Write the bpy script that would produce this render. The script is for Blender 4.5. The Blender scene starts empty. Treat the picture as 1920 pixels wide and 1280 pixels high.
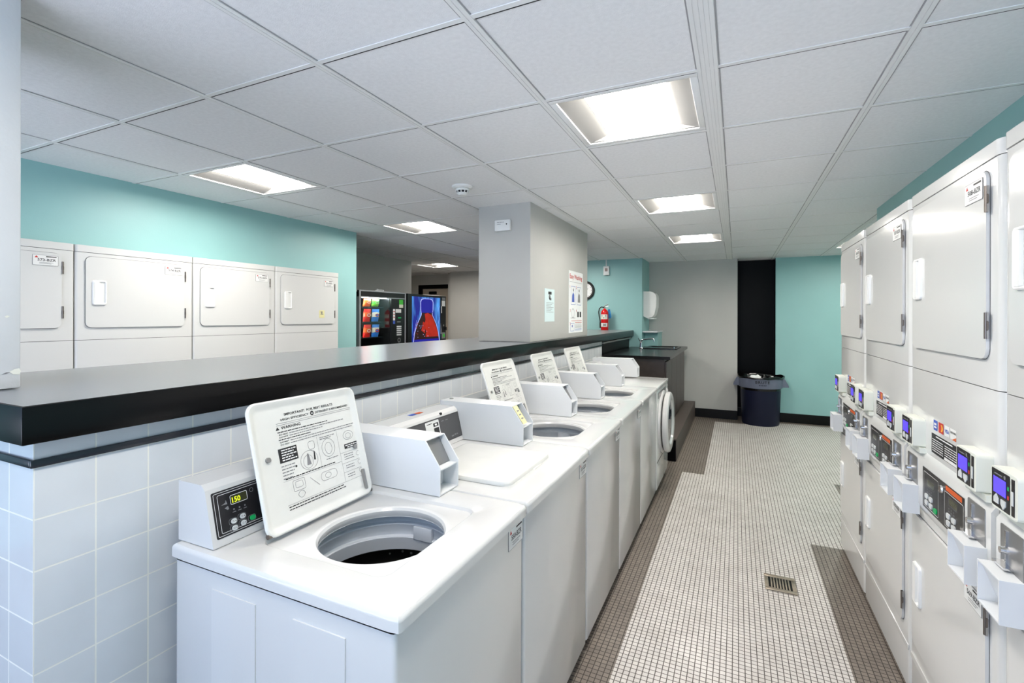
import bpy, bmesh, math, random
from math import sin, cos, pi, radians
from mathutils import Vector, Matrix

random.seed(7)
SC = bpy.context.scene
COL = SC.collection

# ------------------------------------------------------------------ camera
CEIL = 2.43
cam_d = bpy.data.cameras.new('camera')
cam_d.sensor_width = 36.0
cam_d.lens = 903.74 / 1920 * 36
cam_d.shift_y = -46.3 / 1920
cam_d.clip_start = 0.02
cam = bpy.data.objects.new('camera', cam_d)
COL.objects.link(cam)
YAW, ROLL = 0.4356, 0.0022
_r = Vector((cos(YAW), sin(YAW), 0)); _u = Vector((0, 0, 1)); _f = Vector((-sin(YAW), cos(YAW), 0))
_r2 = cos(ROLL) * _r + sin(ROLL) * _u; _u2 = -sin(ROLL) * _r + cos(ROLL) * _u
M = Matrix.Identity(4)
for i in range(3):
    M[i][0], M[i][1], M[i][2] = _r2[i], _u2[i], -_f[i]
M[0][3], M[1][3], M[2][3] = 0.1146, -1.2371, 1.5479
cam.matrix_world = M
SC.camera = cam

# ------------------------------------------------------------------ world, daylight, exposure
W = bpy.data.worlds.new('world'); SC.world = W
W.use_nodes = True
W.node_tree.nodes['Background'].inputs[0].default_value = (0.55, 0.72, 1.0, 1)
W.node_tree.nodes['Background'].inputs[1].default_value = 0.6
SC.view_settings.view_transform = 'Standard'
SC.view_settings.look = 'None'
SC.view_settings.gamma = 1.0
SC.view_settings.use_curve_mapping = False
SC.view_settings.exposure = 1.2
SC.cycles.max_bounces = 16
SC.cycles.diffuse_bounces = 10
SC.cycles.glossy_bounces = 4
LAMP = 20.0       # ceiling lens emission
DAY = 16.0       # daylight through the glazed wall behind the camera (W)

def day_light():
    L = bpy.data.lights.new('window_daylight', 'AREA')
    L.shape = 'RECTANGLE'; L.size = 5.4; L.size_y = 2.1
    L.energy = DAY; L.color = (0.34, 0.54, 1.0)
    o = bpy.data.objects.new('window_daylight', L)
    COL.objects.link(o)
    o.location = (-1.4, -3.42, 1.2)
    o.rotation_euler = (radians(90), 0, 0)
day_light()

def bounce_sun_light():
    L = bpy.data.lights.new('bounce_sun', 'SUN'); L.energy = 14.0; L.angle = radians(2); L.color = (0.95, 0.96, 1.0)  # unseen sun, added so the pavement throws light up at the ceiling
    o = bpy.data.objects.new('bounce_sun', L); COL.objects.link(o)
    o.location = (4, -6, 8)
    o.rotation_euler = Vector((-0.5, 0.05, -0.85)).to_track_quat('-Z', 'Y').to_euler()
bounce_sun_light()

# ------------------------------------------------------------------ materials
def s2l(c):
    return tuple(((v / 255) / 12.92 if v / 255 <= 0.04045 else ((v / 255 + 0.055) / 1.055) ** 2.4) for v in c)

def mat(name, rgb, rough=0.5, metal=0.0, spec=0.5, emit=0.0, emit_rgb=None, noise=0.0, nscale=40.0, bump=0.0, bscale=200.0, coat=0.0, alpha=None):
    m = bpy.data.materials.new(name); m.use_nodes = True
    nt = m.node_tree; b = nt.nodes['Principled BSDF']
    col = (*s2l(rgb), 1)
    b.inputs['Base Color'].default_value = col
    b.inputs['Roughness'].default_value = rough
    b.inputs['Metallic'].default_value = metal
    b.inputs['Specular IOR Level'].default_value = spec
    b.inputs['Coat Weight'].default_value = coat
    b.inputs['Coat Roughness'].default_value = 0.05
    if emit:
        b.inputs['Emission Color'].default_value = (*s2l(emit_rgb or rgb), 1)
        b.inputs['Emission Strength'].default_value = emit
    tc = None
    if noise or bump:
        tc = nt.nodes.new('ShaderNodeTexCoord')
    if noise:
        n = nt.nodes.new('ShaderNodeTexNoise'); n.inputs['Scale'].default_value = nscale; n.inputs['Detail'].default_value = 4
        r = nt.nodes.new('ShaderNodeValToRGB')
        r.color_ramp.elements[0].position = 0.3; r.color_ramp.elements[1].position = 0.7
        r.color_ramp.elements[0].color = (*[v * (1 - noise) for v in col[:3]], 1)
        r.color_ramp.elements[1].color = (*[min(1, v * (1 + noise * 0.4)) for v in col[:3]], 1)
        nt.links.new(tc.outputs['Object'], n.inputs['Vector'])
        nt.links.new(n.outputs['Fac'], r.inputs['Fac'])
        nt.links.new(r.outputs['Color'], b.inputs['Base Color'])
    if bump:
        n = nt.nodes.new('ShaderNodeTexNoise'); n.inputs['Scale'].default_value = bscale; n.inputs['Detail'].default_value = 2
        bp = nt.nodes.new('ShaderNodeBump'); bp.inputs['Strength'].default_value = bump; bp.inputs['Distance'].default_value = 0.002
        nt.links.new(tc.outputs['Object'], n.inputs['Vector'])
        nt.links.new(n.outputs['Fac'], bp.inputs['Height'])
        nt.links.new(bp.outputs['Normal'], b.inputs['Normal'])
    return m

TEAL = mat('teal_paint', (145, 190, 189), 0.45, noise=0.03, nscale=3, bump=0.15, bscale=160)
GREY = mat('grey_paint', (188, 187, 183), 0.5, noise=0.03, nscale=3, bump=0.15, bscale=160)
PILLAR = mat('pale_grey_paint', (208, 211, 214), 0.5, noise=0.04, nscale=5, bump=0.2, bscale=120)
CEILM = mat('ceiling_panel', (236, 236, 238), 0.9, spec=0.2, noise=0.05, nscale=60, bump=0.35, bscale=260)
TBAR = mat('ceiling_grid_metal', (232, 232, 232), 0.55, spec=0.3)
GRIDLINE = mat('grid_edge_grey', (160, 160, 162), 0.8)
SEAM = mat('door_seam_grey', (105, 105, 106), 0.8)
DARKGAP = mat('shadow_gap_black', (40, 40, 42), 0.9)
ENAMEL = mat('white_enamel', (206, 206, 205), 0.16, spec=0.5, coat=0.3)
DRYERW = mat('dryer_enamel', (211, 211, 209), 0.16, spec=0.5, coat=0.3)
ENAMEL2 = mat('white_plastic', (232, 232, 230), 0.35)
LIDW = mat('lid_enamel', (214, 214, 210), 0.22, noise=0.05, nscale=7)
BOXW = mat('coin_box_paint', (218, 220, 222), 0.4)
READER = mat('reader_ivory', (222, 224, 214), 0.4)
BLACKLAM = mat('black_laminate', (7, 6, 6), 0.22, spec=0.25)
TOPLAM = mat('ledge_top_reflection_grey', (56, 54, 52), 0.22, spec=0.6)  # black ledge top greyed to stand for its grazing reflections
SINKLAM = mat('dark_worktop_laminate', (26, 29, 29), 0.25)  # black worktop top lightened toward green to stand for reflections
_b = TOPLAM.node_tree.nodes['Principled BSDF']
_b.inputs['Sheen Weight'].default_value = 0.35; _b.inputs['Sheen Roughness'].default_value = 0.35  # sheen adds more of that grazing brightness to the ledge top
BLACKPAINT = mat('black_paint', (4, 4, 4), 0.4, spec=0.12)
BASEB = mat('black_vinyl_base', (6, 6, 6), 0.35, spec=0.25)
WENGE = mat('dark_wood_laminate', (52, 42, 38), 0.35, noise=0.25, nscale=14)
PLINTHM = mat('brown_tile_plinth', (80, 71, 66), 0.5, noise=0.12, nscale=30)
CHROME = mat('chrome', (215, 215, 218), 0.12, metal=1.0)
STEEL = mat('brushed_steel', (170, 168, 165), 0.35, metal=1.0)
DRAINM = mat('aged_nickel', (150, 140, 126), 0.42, metal=0.85, noise=0.15, nscale=40)
PLATE = mat('coin_plate_grey', (150, 150, 150), 0.35, metal=0.7)
PANELBLK = mat('control_panel_black', (26, 24, 26), 0.3)
PANELGRY = mat('control_panel_grey', (70, 70, 72), 0.35)
PRINTW = mat('print_white', (225, 225, 225), 0.5)
PRINTB = mat('print_black', (25, 25, 27), 0.5)
PRINTN = mat('print_overexposed_black', (78, 78, 80), 0.5)  # black print lightened in colour, as if washed out by bright light
PRINTG = mat('print_grey', (125, 125, 128), 0.5)
PRINTR = mat('print_red', (190, 50, 45), 0.5)
PRINTO = mat('print_orange', (205, 90, 35), 0.5)
PRINTBL = mat('print_blue', (60, 90, 180), 0.5)
STICKER = mat('sticker_white', (226, 226, 224), 0.4)
YELLOWTAG = mat('yellow_tag', (222, 216, 160), 0.5)
BTNW = mat('button_white', (205, 208, 208), 0.4)
BTNG = mat('button_green', (20, 165, 90), 0.4)
LEDY = mat('display_digits', (205, 225, 30), 0.4, emit=0.5)
LCD = mat('lcd_violet', (84, 66, 225), 0.3, emit=0.34)
DISPBG = mat('display_window', (58, 60, 40), 0.2)
RINGP = mat('tub_ring_plastic', (202, 206, 212), 0.4)
IRON = mat('hinge_steel', (120, 112, 105), 0.35, metal=0.9)
REDP = mat('extinguisher_red', (200, 12, 14), 0.25)
RUBBER = mat('black_rubber', (18, 20, 20), 0.5)
BLUETAG = mat('blue_tag', (40, 140, 205), 0.5)
BIN = mat('navy_bin_plastic', (13, 18, 42), 0.45, spec=0.3)
BINBAND = mat('bin_rim_plastic', (100, 107, 126), 0.45)
BAG = mat('black_bag_film', (9, 9, 10), 0.22)
PAPER = mat('paper_white', (232, 234, 234), 0.7)
PAPERB = mat('paper_pale_blue', (206, 224, 226), 0.7)
VBLACK = mat('vending_black', (13, 13, 14), 0.3)
VSILVER = mat('vending_silver', (178, 178, 182), 0.3, metal=0.6)
VINSIDE = mat('vending_interior', (24, 40, 42), 0.6)
BEIGE = mat('beige_door_paint', (184, 172, 156), 0.5)
CHIPS = {
    'orange': mat('bag_orange', (215, 95, 35), 0.3), 'green': mat('bag_green', (120, 195, 40), 0.3),
    'red': mat('bag_red', (205, 35, 28), 0.3), 'blue': mat('bag_blue', (50, 125, 215), 0.3),
    'white': mat('bag_white', (225, 222, 205), 0.3), 'lime': mat('bag_lime', (70, 190, 60), 0.3)}
LENS = mat('light_lens', (255, 253, 250), 0.5, emit=LAMP, emit_rgb=(255, 249, 240))
WING = mat('light_reflector', (150, 149, 147), 0.6, spec=0.2)
VTUBE = mat('vending_tube', (255, 255, 255), 0.5, emit=22.0, emit_rgb=(240, 246, 255))

def glass_mat():
    m = bpy.data.materials.new('vending_glass'); m.use_nodes = True
    nt = m.node_tree; nt.nodes.clear()
    out = nt.nodes.new('ShaderNodeOutputMaterial'); mix = nt.nodes.new('ShaderNodeMixShader')
    tr = nt.nodes.new('ShaderNodeBsdfTransparent'); gl = nt.nodes.new('ShaderNodeBsdfGlossy'); fr = nt.nodes.new('ShaderNodeValue')
    gl.inputs['Roughness'].default_value = 0.03; fr.outputs[0].default_value = 0.07
    tr.inputs['Color'].default_value = (0.93, 0.96, 0.95, 1)
    nt.links.new(fr.outputs[0], mix.inputs[0]); nt.links.new(tr.outputs[0], mix.inputs[1]); nt.links.new(gl.outputs[0], mix.inputs[2])
    nt.links.new(mix.outputs[0], out.inputs[0])
    return m
GLASS = glass_mat()

def brick_mat(name, tile, grout_w, c1, c2, cg, rough, axes, rough_g=0.8, offset=(0, 0, 0), bump=0.4, zones=None):
    """square tiles laid out in object metres; axes = which coordinates carry the tile columns and rows"""
    m = bpy.data.materials.new(name); m.use_nodes = True
    nt = m.node_tree; b = nt.nodes['Principled BSDF']; L = nt.links.new
    tc = nt.nodes.new('ShaderNodeTexCoord'); sep = nt.nodes.new('ShaderNodeSeparateXYZ'); L(tc.outputs['Object'], sep.inputs[0])
    cmb = nt.nodes.new('ShaderNodeCombineXYZ')
    def val(a, off):
        n = nt.nodes.new('ShaderNodeMath'); n.operation = 'ADD'; n.inputs[1].default_value = off + 50 * tile
        if isinstance(a, int):
            L(sep.outputs[a], n.inputs[0])
        else:
            L(a, n.inputs[0])
        return n.outputs[0]
    L(val(axes[0], offset[0]), cmb.inputs[0]); L(val(axes[1], offset[1]), cmb.inputs[1])
    br = nt.nodes.new('ShaderNodeTexBrick')
    br.offset = 0.0; br.squash = 1.0
    br.inputs['Scale'].default_value = 1.0
    br.inputs['Mortar Size'].default_value = grout_w / 2
    br.inputs['Mortar Smooth'].default_value = 0.1
    br.inputs['Brick Width'].default_value = tile
    br.inputs['Row Height'].default_value = tile
    br.inputs['Color1'].default_value = (*s2l(c1), 1); br.inputs['Color2'].default_value = (*s2l(c2), 1)
    br.inputs['Mortar'].default_value = (*s2l(cg), 1)
    L(cmb.outputs[0], br.inputs['Vector'])
    colour = br.outputs['Color']
    if zones:
        br2 = nt.nodes.new('ShaderNodeTexBrick'); br2.offset = 0.0; br2.squash = 1.0
        for k in ('Scale', 'Mortar Size', 'Mortar Smooth', 'Brick Width', 'Row Height'):
            br2.inputs[k].default_value = br.inputs[k].default_value
        br2.inputs['Color1'].default_value = (*s2l(zones['c1']), 1); br2.inputs['Color2'].default_value = (*s2l(zones['c2']), 1)
        br2.inputs['Mortar'].default_value = (*s2l(zones['cg']), 1)
        L(cmb.outputs[0], br2.inputs['Vector'])
        mask = None
        def cmp(axis, op, v):
            n = nt.nodes.new('ShaderNodeMath'); n.operation = op; n.inputs[1].default_value = v; L(sep.outputs[axis], n.inputs[0]); return n.outputs[0]
        for (x0, x1, y0, y1) in zones['rects']:
            cur = None
            for c in (cmp(0, 'GREATER_THAN', x0), cmp(0, 'LESS_THAN', x1), cmp(1, 'GREATER_THAN', y0), cmp(1, 'LESS_THAN', y1)):
                if cur is None:
                    cur = c
                else:
                    n = nt.nodes.new('ShaderNodeMath'); n.operation = 'MULTIPLY'; L(cur, n.inputs[0]); L(c, n.inputs[1]); cur = n.outputs[0]
            if mask is None:
                mask = cur
            else:
                n = nt.nodes.new('ShaderNodeMath'); n.operation = 'MAXIMUM'; L(mask, n.inputs[0]); L(cur, n.inputs[1]); mask = n.outputs[0]
        mx = nt.nodes.new('ShaderNodeMix'); mx.data_type = 'RGBA'
        L(mask, mx.inputs[0]); L(colour, mx.inputs[6]); L(br2.outputs['Color'], mx.inputs[7])
        colour = mx.outputs[2]
    # faint wear
    ns = nt.nodes.new('ShaderNodeTexNoise'); ns.inputs['Scale'].default_value = 6; ns.inputs['Detail'].default_value = 5
    L(tc.outputs['Object'], ns.inputs['Vector'])
    rp = nt.nodes.new('ShaderNodeValToRGB'); rp.color_ramp.elements[0].position = 0.3; rp.color_ramp.elements[0].color = (0.86, 0.85, 0.84, 1); rp.color_ramp.elements[1].position = 0.65
    L(ns.outputs['Fac'], rp.inputs['Fac'])
    mm = nt.nodes.new('ShaderNodeMix'); mm.data_type = 'RGBA'; mm.blend_type = 'MULTIPLY'; mm.inputs[0].default_value = 1.0 if zones else 0.4
    L(colour, mm.inputs[6]); L(rp.outputs['Color'], mm.inputs[7])
    L(mm.outputs[2], b.inputs['Base Color'])
    rr = nt.nodes.new('ShaderNodeMapRange'); rr.inputs['To Min'].default_value = rough; rr.inputs['To Max'].default_value = rough_g
    L(br.outputs['Fac'], rr.inputs['Value']); L(rr.outputs[0], b.inputs['Roughness'])
    bp = nt.nodes.new('ShaderNodeBump'); bp.inputs['Strength'].default_value = bump; bp.inputs['Distance'].default_value = 0.002; bp.invert = True
    L(br.outputs['Fac'], bp.inputs['Height']); L(bp.outputs['Normal'], b.inputs['Normal'])
    return m

FLOORM = brick_mat('mosaic_floor', 0.0254, 0.0038, (216, 211, 206), (205, 200, 196), (84, 77, 72), 0.35, (0, 1), bump=0.25,
                   zones=dict(c1=(132, 122, 112), c2=(118, 108, 100), cg=(62, 56, 52), rects=[
                       (-9, -0.372, -9, 3.87), (-9, -0.17, 3.86, 6.9), (-9, 0.39, 6.52, 9), (0.38, 9, 6.80, 9),
                       (0.575, 9, -9, 2.61), (0.94, 9, 2.6, 4.08)]))
TILEX = brick_mat('wall_tile_long', 0.119, 0.004, (206, 210, 214), (200, 205, 210), (226, 226, 219), 0.12, (1, 2), rough_g=0.6, offset=(0.698, -1.198))
TILEY = brick_mat('wall_tile_end', 0.119, 0.004, (206, 210, 214), (200, 205, 210), (226, 226, 219), 0.12, (0, 2), rough_g=0.6, offset=(1.345, -1.198))
NAVYTRIM = mat('navy_pencil_tile', (38, 40, 46), 0.15)

# ------------------------------------------------------------------ mesh builder
class Fr:
    """plane frame: origin, right, up; N points out of the surface"""
    def __init__(s, O, R, U):
        s.O = Vector(O); s.R = Vector(R).normalized(); s.U = Vector(U).normalized(); s.N = s.R.cross(s.U)
    def p(s, a, b, c=0.0):
        return s.O + s.R * a + s.U * b + s.N * c
    def mtx(s):
        m = Matrix.Identity(4)
        for i in range(3):
            m[i][0], m[i][1], m[i][2], m[i][3] = s.R[i], s.U[i], s.N[i], s.O[i]
        return m

XY = Fr((0, 0, 0), (1, 0, 0), (0, 1, 0))      # N = +z
XZ = Fr((0, 0, 0), (1, 0, 0), (0, 0, 1))      # N = -y
YZ = Fr((0, 0, 0), (0, 1, 0), (0, 0, 1))      # N = +x

def rrect(x0, x1, y0, y1, r, n=5):
    pts = []
    for cx, cy, a0 in ((x1 - r, y1 - r, 0), (x0 + r, y1 - r, 90), (x0 + r, y0 + r, 180), (x1 - r, y0 + r, 270)):
        for k in range(n + 1):
            a = radians(a0 + 90 * k / n)
            pts.append((cx + r * cos(a), cy + r * sin(a)))
    return pts

def circ(cx, cy, r, n=24, ry=None):
    return [(cx + r * cos(2 * pi * k / n), cy + (ry or r) * sin(2 * pi * k / n)) for k in range(n)]

_TXT = {}
def text_mesh(s, bold):
    key = (s, bold)
    if key not in _TXT:
        c = bpy.data.curves.new('t', 'FONT'); c.body = s; c.size = 1.0; c.resolution_u = 2
        c.offset = 0.022 if bold else 0.0
        o = bpy.data.objects.new('t', c); COL.objects.link(o)
        bpy.context.view_layer.update()
        me = bpy.data.meshes.new_from_object(o)
        bpy.data.objects.remove(o); bpy.data.curves.remove(c)
        xs = [v.co.x for v in me.vertices]
        _TXT[key] = (me, min(xs) if xs else 0, max(xs) if xs else 0)
    return _TXT[key]

class B:
    def __init__(s):
        s.bm = bmesh.new(); s.mats = []
    def mi(s, m):
        if m not in s.mats:
            s.mats.append(m)
        return s.mats.index(m)
    def _join(s, b2, m, recalc=True, mtx=None):
        if recalc:
            bmesh.ops.recalc_face_normals(b2, faces=b2.faces[:])
        if mtx is not None:
            b2.transform(mtx)
        k = s.mi(m)
        for f in b2.faces:
            f.material_index = k
        me = bpy.data.meshes.new('tmp'); b2.to_mesh(me); b2.free()
        s.bm.from_mesh(me); bpy.data.meshes.remove(me)
    def box(s, x0, x1, y0, y1, z0, z1, m, r=0.0, seg=2):
        b2 = bmesh.new()
        bmesh.ops.create_cube(b2, size=1)
        for v in b2.verts:
            v.co = Vector((x0 + (v.co.x + .5) * (x1 - x0), y0 + (v.co.y + .5) * (y1 - y0), z0 + (v.co.z + .5) * (z1 - z0)))
        if r > 0:
            bmesh.ops.bevel(b2, geom=b2.edges[:], offset=r, segments=seg, profile=0.5, affect='EDGES')
        s._join(b2, m); return s
    def prism(s, poly, fr, d0, d1, m, r=0.0, seg=2):
        b2 = bmesh.new()
        lo = [b2.verts.new(fr.p(a, b, d0)) for a, b in poly]
        hi = [b2.verts.new(fr.p(a, b, d1)) for a, b in poly]
        n = len(poly)
        b2.faces.new(lo[::-1]); top = b2.faces.new(hi)
        for k in range(n):
            b2.faces.new((lo[k], lo[(k + 1) % n], hi[(k + 1) % n], hi[k]))
        if r > 0:
            es = [e for e in b2.edges if len(e.link_faces) == 2 and e.calc_face_angle(0) > 0.6]
            bmesh.ops.bevel(b2, geom=es, offset=r, segments=seg, profile=0.5, affect='EDGES')
        s._join(b2, m); return s
    def flat(s, poly, fr, d, m):
        b2 = bmesh.new()
        b2.faces.new([b2.verts.new(fr.p(a, b, d)) for a, b in poly])
        bmesh.ops.recalc_face_normals(b2, faces=b2.faces[:])
        for f in b2.faces:
            f.normal_update()
            if f.normal.dot(fr.N) < 0:
                f.normal_flip()
        s._join(b2, m, recalc=False); return s
    def ring(s, outer, inner, fr, d, m):
        b2 = bmesh.new(); n = len(outer)
        o = [b2.verts.new(fr.p(a, b, d)) for a, b in outer]; i = [b2.verts.new(fr.p(a, b, d)) for a, b in inner]
        for k in range(n):
            b2.faces.new((o[k], o[(k + 1) % n], i[(k + 1) % n], i[k]))
        for f in b2.faces:
            f.normal_update()
            if f.normal.dot(fr.N) < 0:
                f.normal_flip()
        s._join(b2, m, recalc=False); return s
    def outline(s, x0, x1, y0, y1, r, w, fr, d, m):
        return s.ring(rrect(x0, x1, y0, y1, r, 4), rrect(x0 + w, x1 - w, y0 + w, y1 - w, max(r - w, 0.0003), 4), fr, d, m)
    def loops(s, rows, m, close=True, caps=(False, False)):
        """rows: list of equal-length loops of 3D points, skinned together"""
        b2 = bmesh.new()
        V = [[b2.verts.new(p) for p in row] for row in rows]
        n = len(rows[0])
        for a, b in zip(V, V[1:]):
            for k in range(n if close else n - 1):
                q = (a[k], a[(k + 1) % n], b[(k + 1) % n], b[k])
                b2.faces.new(q)
        if caps[0]: b2.faces.new(V[0][::-1])
        if caps[1]: b2.faces.new(V[-1])
        s._join(b2, m); return s
    def lathe(s, prof, c, m, n=32, fr=None, caps=(False, False)):
        fr = fr or XY
        rows = []
        for r, z in prof:
            rows.append([Vector(c) + fr.R * (r * cos(2 * pi * k / n)) + fr.U * (r * sin(2 * pi * k / n)) + fr.N * z for k in range(n)])
        return s.loops(rows, m, caps=caps)
    def cyl(s, p0, p1, r0, r1, m, n=16):
        p0, p1 = Vector(p0), Vector(p1)
        z = (p1 - p0).normalized(); x = z.orthogonal().normalized(); y = z.cross(x)
        rows = [[p + x * (r * cos(2 * pi * k / n)) + y * (r * sin(2 * pi * k / n)) for k in range(n)] for p, r in ((p0, r0), (p1, r1))]
        return s.loops(rows, m, caps=(True, True))
    def tube(s, pts, r, m, n=10):
        pts = [Vector(p) for p in pts]; rows = []
        x = None
        for i, p in enumerate(pts):
            d = (pts[min(i + 1, len(pts) - 1)] - pts[max(i - 1, 0)]).normalized()
            x = (x - d * x.dot(d)).normalized() if x is not None else d.orthogonal().normalized()
            y = d.cross(x)
            rr = r[i] if isinstance(r, (list, tuple)) else r
            rows.append([p + x * (rr * cos(2 * pi * k / n)) + y * (rr * sin(2 * pi * k / n)) for k in range(n)])
        return s.loops(rows, m, caps=(True, True))
    def text(s, t, fr, a, b, size, m, align='L', bold=False, d=0.0006, width=None):
        me, x0, x1 = text_mesh(t, bold)
        b2 = bmesh.new(); b2.from_mesh(me)
        sx = size if width is None else width / max(x1 - x0, 1e-6)
        off = {'L': -x0 * sx, 'C': -(x0 + x1) / 2 * sx, 'R': -x1 * sx}[align]
        for v in b2.verts:
            v.co = fr.p(a + off + v.co.x * sx, b + v.co.y * size, d)
        for f in b2.faces:
            f.normal_update()
            if f.normal.dot(fr.N) < 0:
                f.normal_flip()
        s._join(b2, m, recalc=False); return s
    def build(s, name, parent=None, smooth=True, label=None, angle=32):
        me = bpy.data.meshes.new(name); s.bm.to_mesh(me); s.bm.free()
        for m in s.mats:
            me.materials.append(m)
        if smooth:
            me.polygons.foreach_set('use_smooth', [True] * len(me.polygons))
            me.set_sharp_from_angle(angle=radians(angle))
        o = bpy.data.objects.new(name, me); COL.objects.link(o)
        if parent:
            o.parent = parent
        if label:
            o['label'] = label
        return o

def tag(o, label, cat, group=None, kind=None):
    o['label'] = label; o['category'] = cat
    if group: o['group'] = group
    if kind: o['kind'] = kind
    return o

def thing(name, label, cat, loc, rz=0.0, group=None):
    o = bpy.data.objects.new(name, None); COL.objects.link(o)
    o.location = loc; o.rotation_euler = (0, 0, rz); o.empty_display_size = 0.1
    return tag(o, label, cat, group)

def struct(b, name, label, cat, smooth=False):
    o = b.build(name, None, smooth)
    return tag(o, label, cat, kind='structure')

# ------------------------------------------------------------------ the room
T = 0.6096
LIGHTS = {(-1, -2), (-1, 1), (-1, 4), (-1, 7), (-5, 1), (-5, 4), (-8, 9), (2, 9), (-4, 8), (-5, -3), (5, 6), (5, 9), (-10, 7)}  # some unseen fixtures added behind the camera and round corners for more light

def build_room():
    b = B(); b.box(-7.3, 4.6, -3.2, 7.6, -0.05, 0.0, FLOORM)
    struct(b, 'floor', 'floor of small square mosaic tiles, white field with a taupe border', 'floor')

    b = B(); b.box(-14, 12, -14, -3.2, -0.12, -0.06, mat('pavement', (175, 178, 184), 0.9, noise=0.1, nscale=2))  # unseen pavement, added to bounce sunlight up to the ceiling
    struct(b, 'bounce_ground', 'unseen grey pavement added outside to bounce sunlight indoors', 'pavement')

    b = B(); t = B()
    for i in range(-12, 8):
        for j in range(-6, 13):
            if (i, j) in LIGHTS:
                continue
            b.box(i * T + (0.052 if i == 0 else 0.0045), (i + 1) * T - 0.0045, j * T + 0.0045, (j + 1) * T - 0.0045, CEIL + 0.004, CEIL + 0.02, CEILM)
    b.box(-12 * T, 8 * T, -6 * T, 13 * T, CEIL + 0.14, CEIL + 0.16, DARKGAP)
    struct(b, 'ceiling', 'suspended ceiling of square white panels', 'ceiling')
    for i in range(-12, 9):
        for d in ((-0.0085, 0.0085) if i else (-0.0085, 0.0075, 0.021, 0.0345, 0.048)):
            t.box(i * T + d - 0.0065, i * T + d + 0.0065, -6 * T, 13 * T, CEIL, CEIL + 0.003, TBAR)
        t.box(i * T - 0.002, i * T + (0.044 if i == 0 else 0.002), -6 * T, 13 * T, CEIL + 0.0024, CEIL + 0.0036, GRIDLINE)
        for e in (-0.0195, 0.0150 if i else 0.0565):
            t.box(i * T + e, i * T + e + 0.0045, -6 * T, 13 * T, CEIL + 0.0022, CEIL + 0.0034, GRIDLINE)
        t.box(i * T - 0.004, i * T + 0.004, -6 * T, 13 * T, CEIL + 0.0022, CEIL + 0.12, TBAR)
    for j in range(-6, 14):
        for i in range(-12, 8):
            t.box(i * T + 0.0155, (i + 1) * T - 0.0155, j * T - 0.009, j * T + 0.010, CEIL + 0.0005, CEIL + 0.003, TBAR)
            t.box(i * T + 0.0195, (i + 1) * T - 0.0195, j * T + 0.010, j * T + 0.0165, CEIL + 0.0018, CEIL + 0.0034, DARKGAP)  # dark strip colours in the shadow line beside each cross bar
    struct(t, 'trim_1', 'white metal grid bars holding the ceiling panels', 'ceiling grid')

    H = CEIL + 0.14
    # left side: dryers stand in a niche under a teal bulkhead
    b = B(); b.box(-4.25, -3.53, -3.2, 2.36, 1.9705, H, TEAL); b.box(-4.62, -3.53, 2.36, 2.69, 0, H, TEAL)
    struct(b, 'wall_left', 'teal wall above and beside the row of stacked dryers', 'wall')
    b = B(); b.box(-4.32, -4.22, -3.2, 2.36, 0, H, TEAL)
    struct(b, 'wall_left_niche', 'teal wall behind the row of stacked dryers', 'wall')
    b = B(); b.box(-4.75, -4.62, 2.4, 5.10, 0, H, GREY); b.box(-7.3, -4.75, 5.0, 5.10, 0, H, GREY)
    struct(b, 'wall_vending', 'grey wall behind the two vending machines', 'wall')
    b = B(); b.box(-5.06, -2.4, 6.95, 7.10, 0, H, GREY); b.box(-2.52, -2.4, 6.15, 6.95, 0, H, GREY)
    struct(b, 'wall_back_vending', 'grey wall end beyond the beverage machine', 'wall')
    b = B()
    b.box(-7.3, -6.05, 7.3, 7.42, 0, H, GREY); b.box(-5.2, -5.0, 7.1, 7.42, 0, H, GREY); b.box(-6.05, -5.2, 7.3, 7.42, 2.22, H, GREY)
    b.box(-7.4, -7.3, 5.0, 7.42, 0, H, GREY)
    struct(b, 'wall_back_corridor', 'dim grey wall around the beige door', 'wall')
    d = thing('door_1', 'beige door in a black frame beyond the beverage machine', 'door', (-5.63, 7.36, 0)); d['kind'] = 'structure'
    B().box(-0.36, 0.40, -0.02, 0.02, 0.01, 2.14, BEIGE).build('door_leaf', d)
    f = B(); f.box(-0.44, -0.36, -0.07, 0.05, 0, 2.22, BLACKPAINT); f.box(0.40, 0.43, -0.07, 0.05, 0, 2.22, BLACKPAINT); f.box(-0.36, 0.40, -0.07, 0.05, 2.14, 2.22, BLACKPAINT)
    f.build('door_frame', d)
    B().box(-0.17, 0.0, -0.075, -0.022, 2.02, 2.08, BLACKPAINT, 0.006).build('door_closer', d)
    h = B(); h.cyl((0.32, -0.02, 1.0), (0.32, -0.07, 1.0), 0.012, 0.012, STEEL); h.box(0.22, 0.335, -0.085, -0.065, 0.985, 1.015, STEEL, 0.005); h.build('door_handle', d)

    b = B(); b.box(-2.4, -1.17, 6.15, 6.95, 0, H, TEAL)
    struct(b, 'wall_back_teal', 'teal wall with the clock and fire extinguisher', 'wall')
    b = B(); b.box(-1.17, 0.13, 6.80, 7.25, 0, H, GREY)
    struct(b, 'wall_back', 'grey wall behind the sink cabinet', 'wall')
    b = B(); b.box(0.13, 0.645, 7.15, 7.25, 0, H, BLACKPAINT); b.box(0.131, 0.136, 6.81, 7.15, 0, H, BLACKPAINT); b.box(0.639, 0.644, 6.94, 7.15, 0, H, BLACKPAINT)
    struct(b, 'wall_back_recess', 'narrow glossy black recess behind the waste bin', 'wall')
    b = B(); b.box(0.645, 4.6, 6.93, 7.25, 0, H, TEAL)
    struct(b, 'wall_back_end', 'teal wall beside the waste bin', 'wall')
    b = B()
    b.box(1.15, 1.30, 0 - 3.2, 3.57, 2.045, H, TEAL); b.box(1.30, 1.62, -3.2, 2.72, 2.045, H, TEAL)
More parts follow.
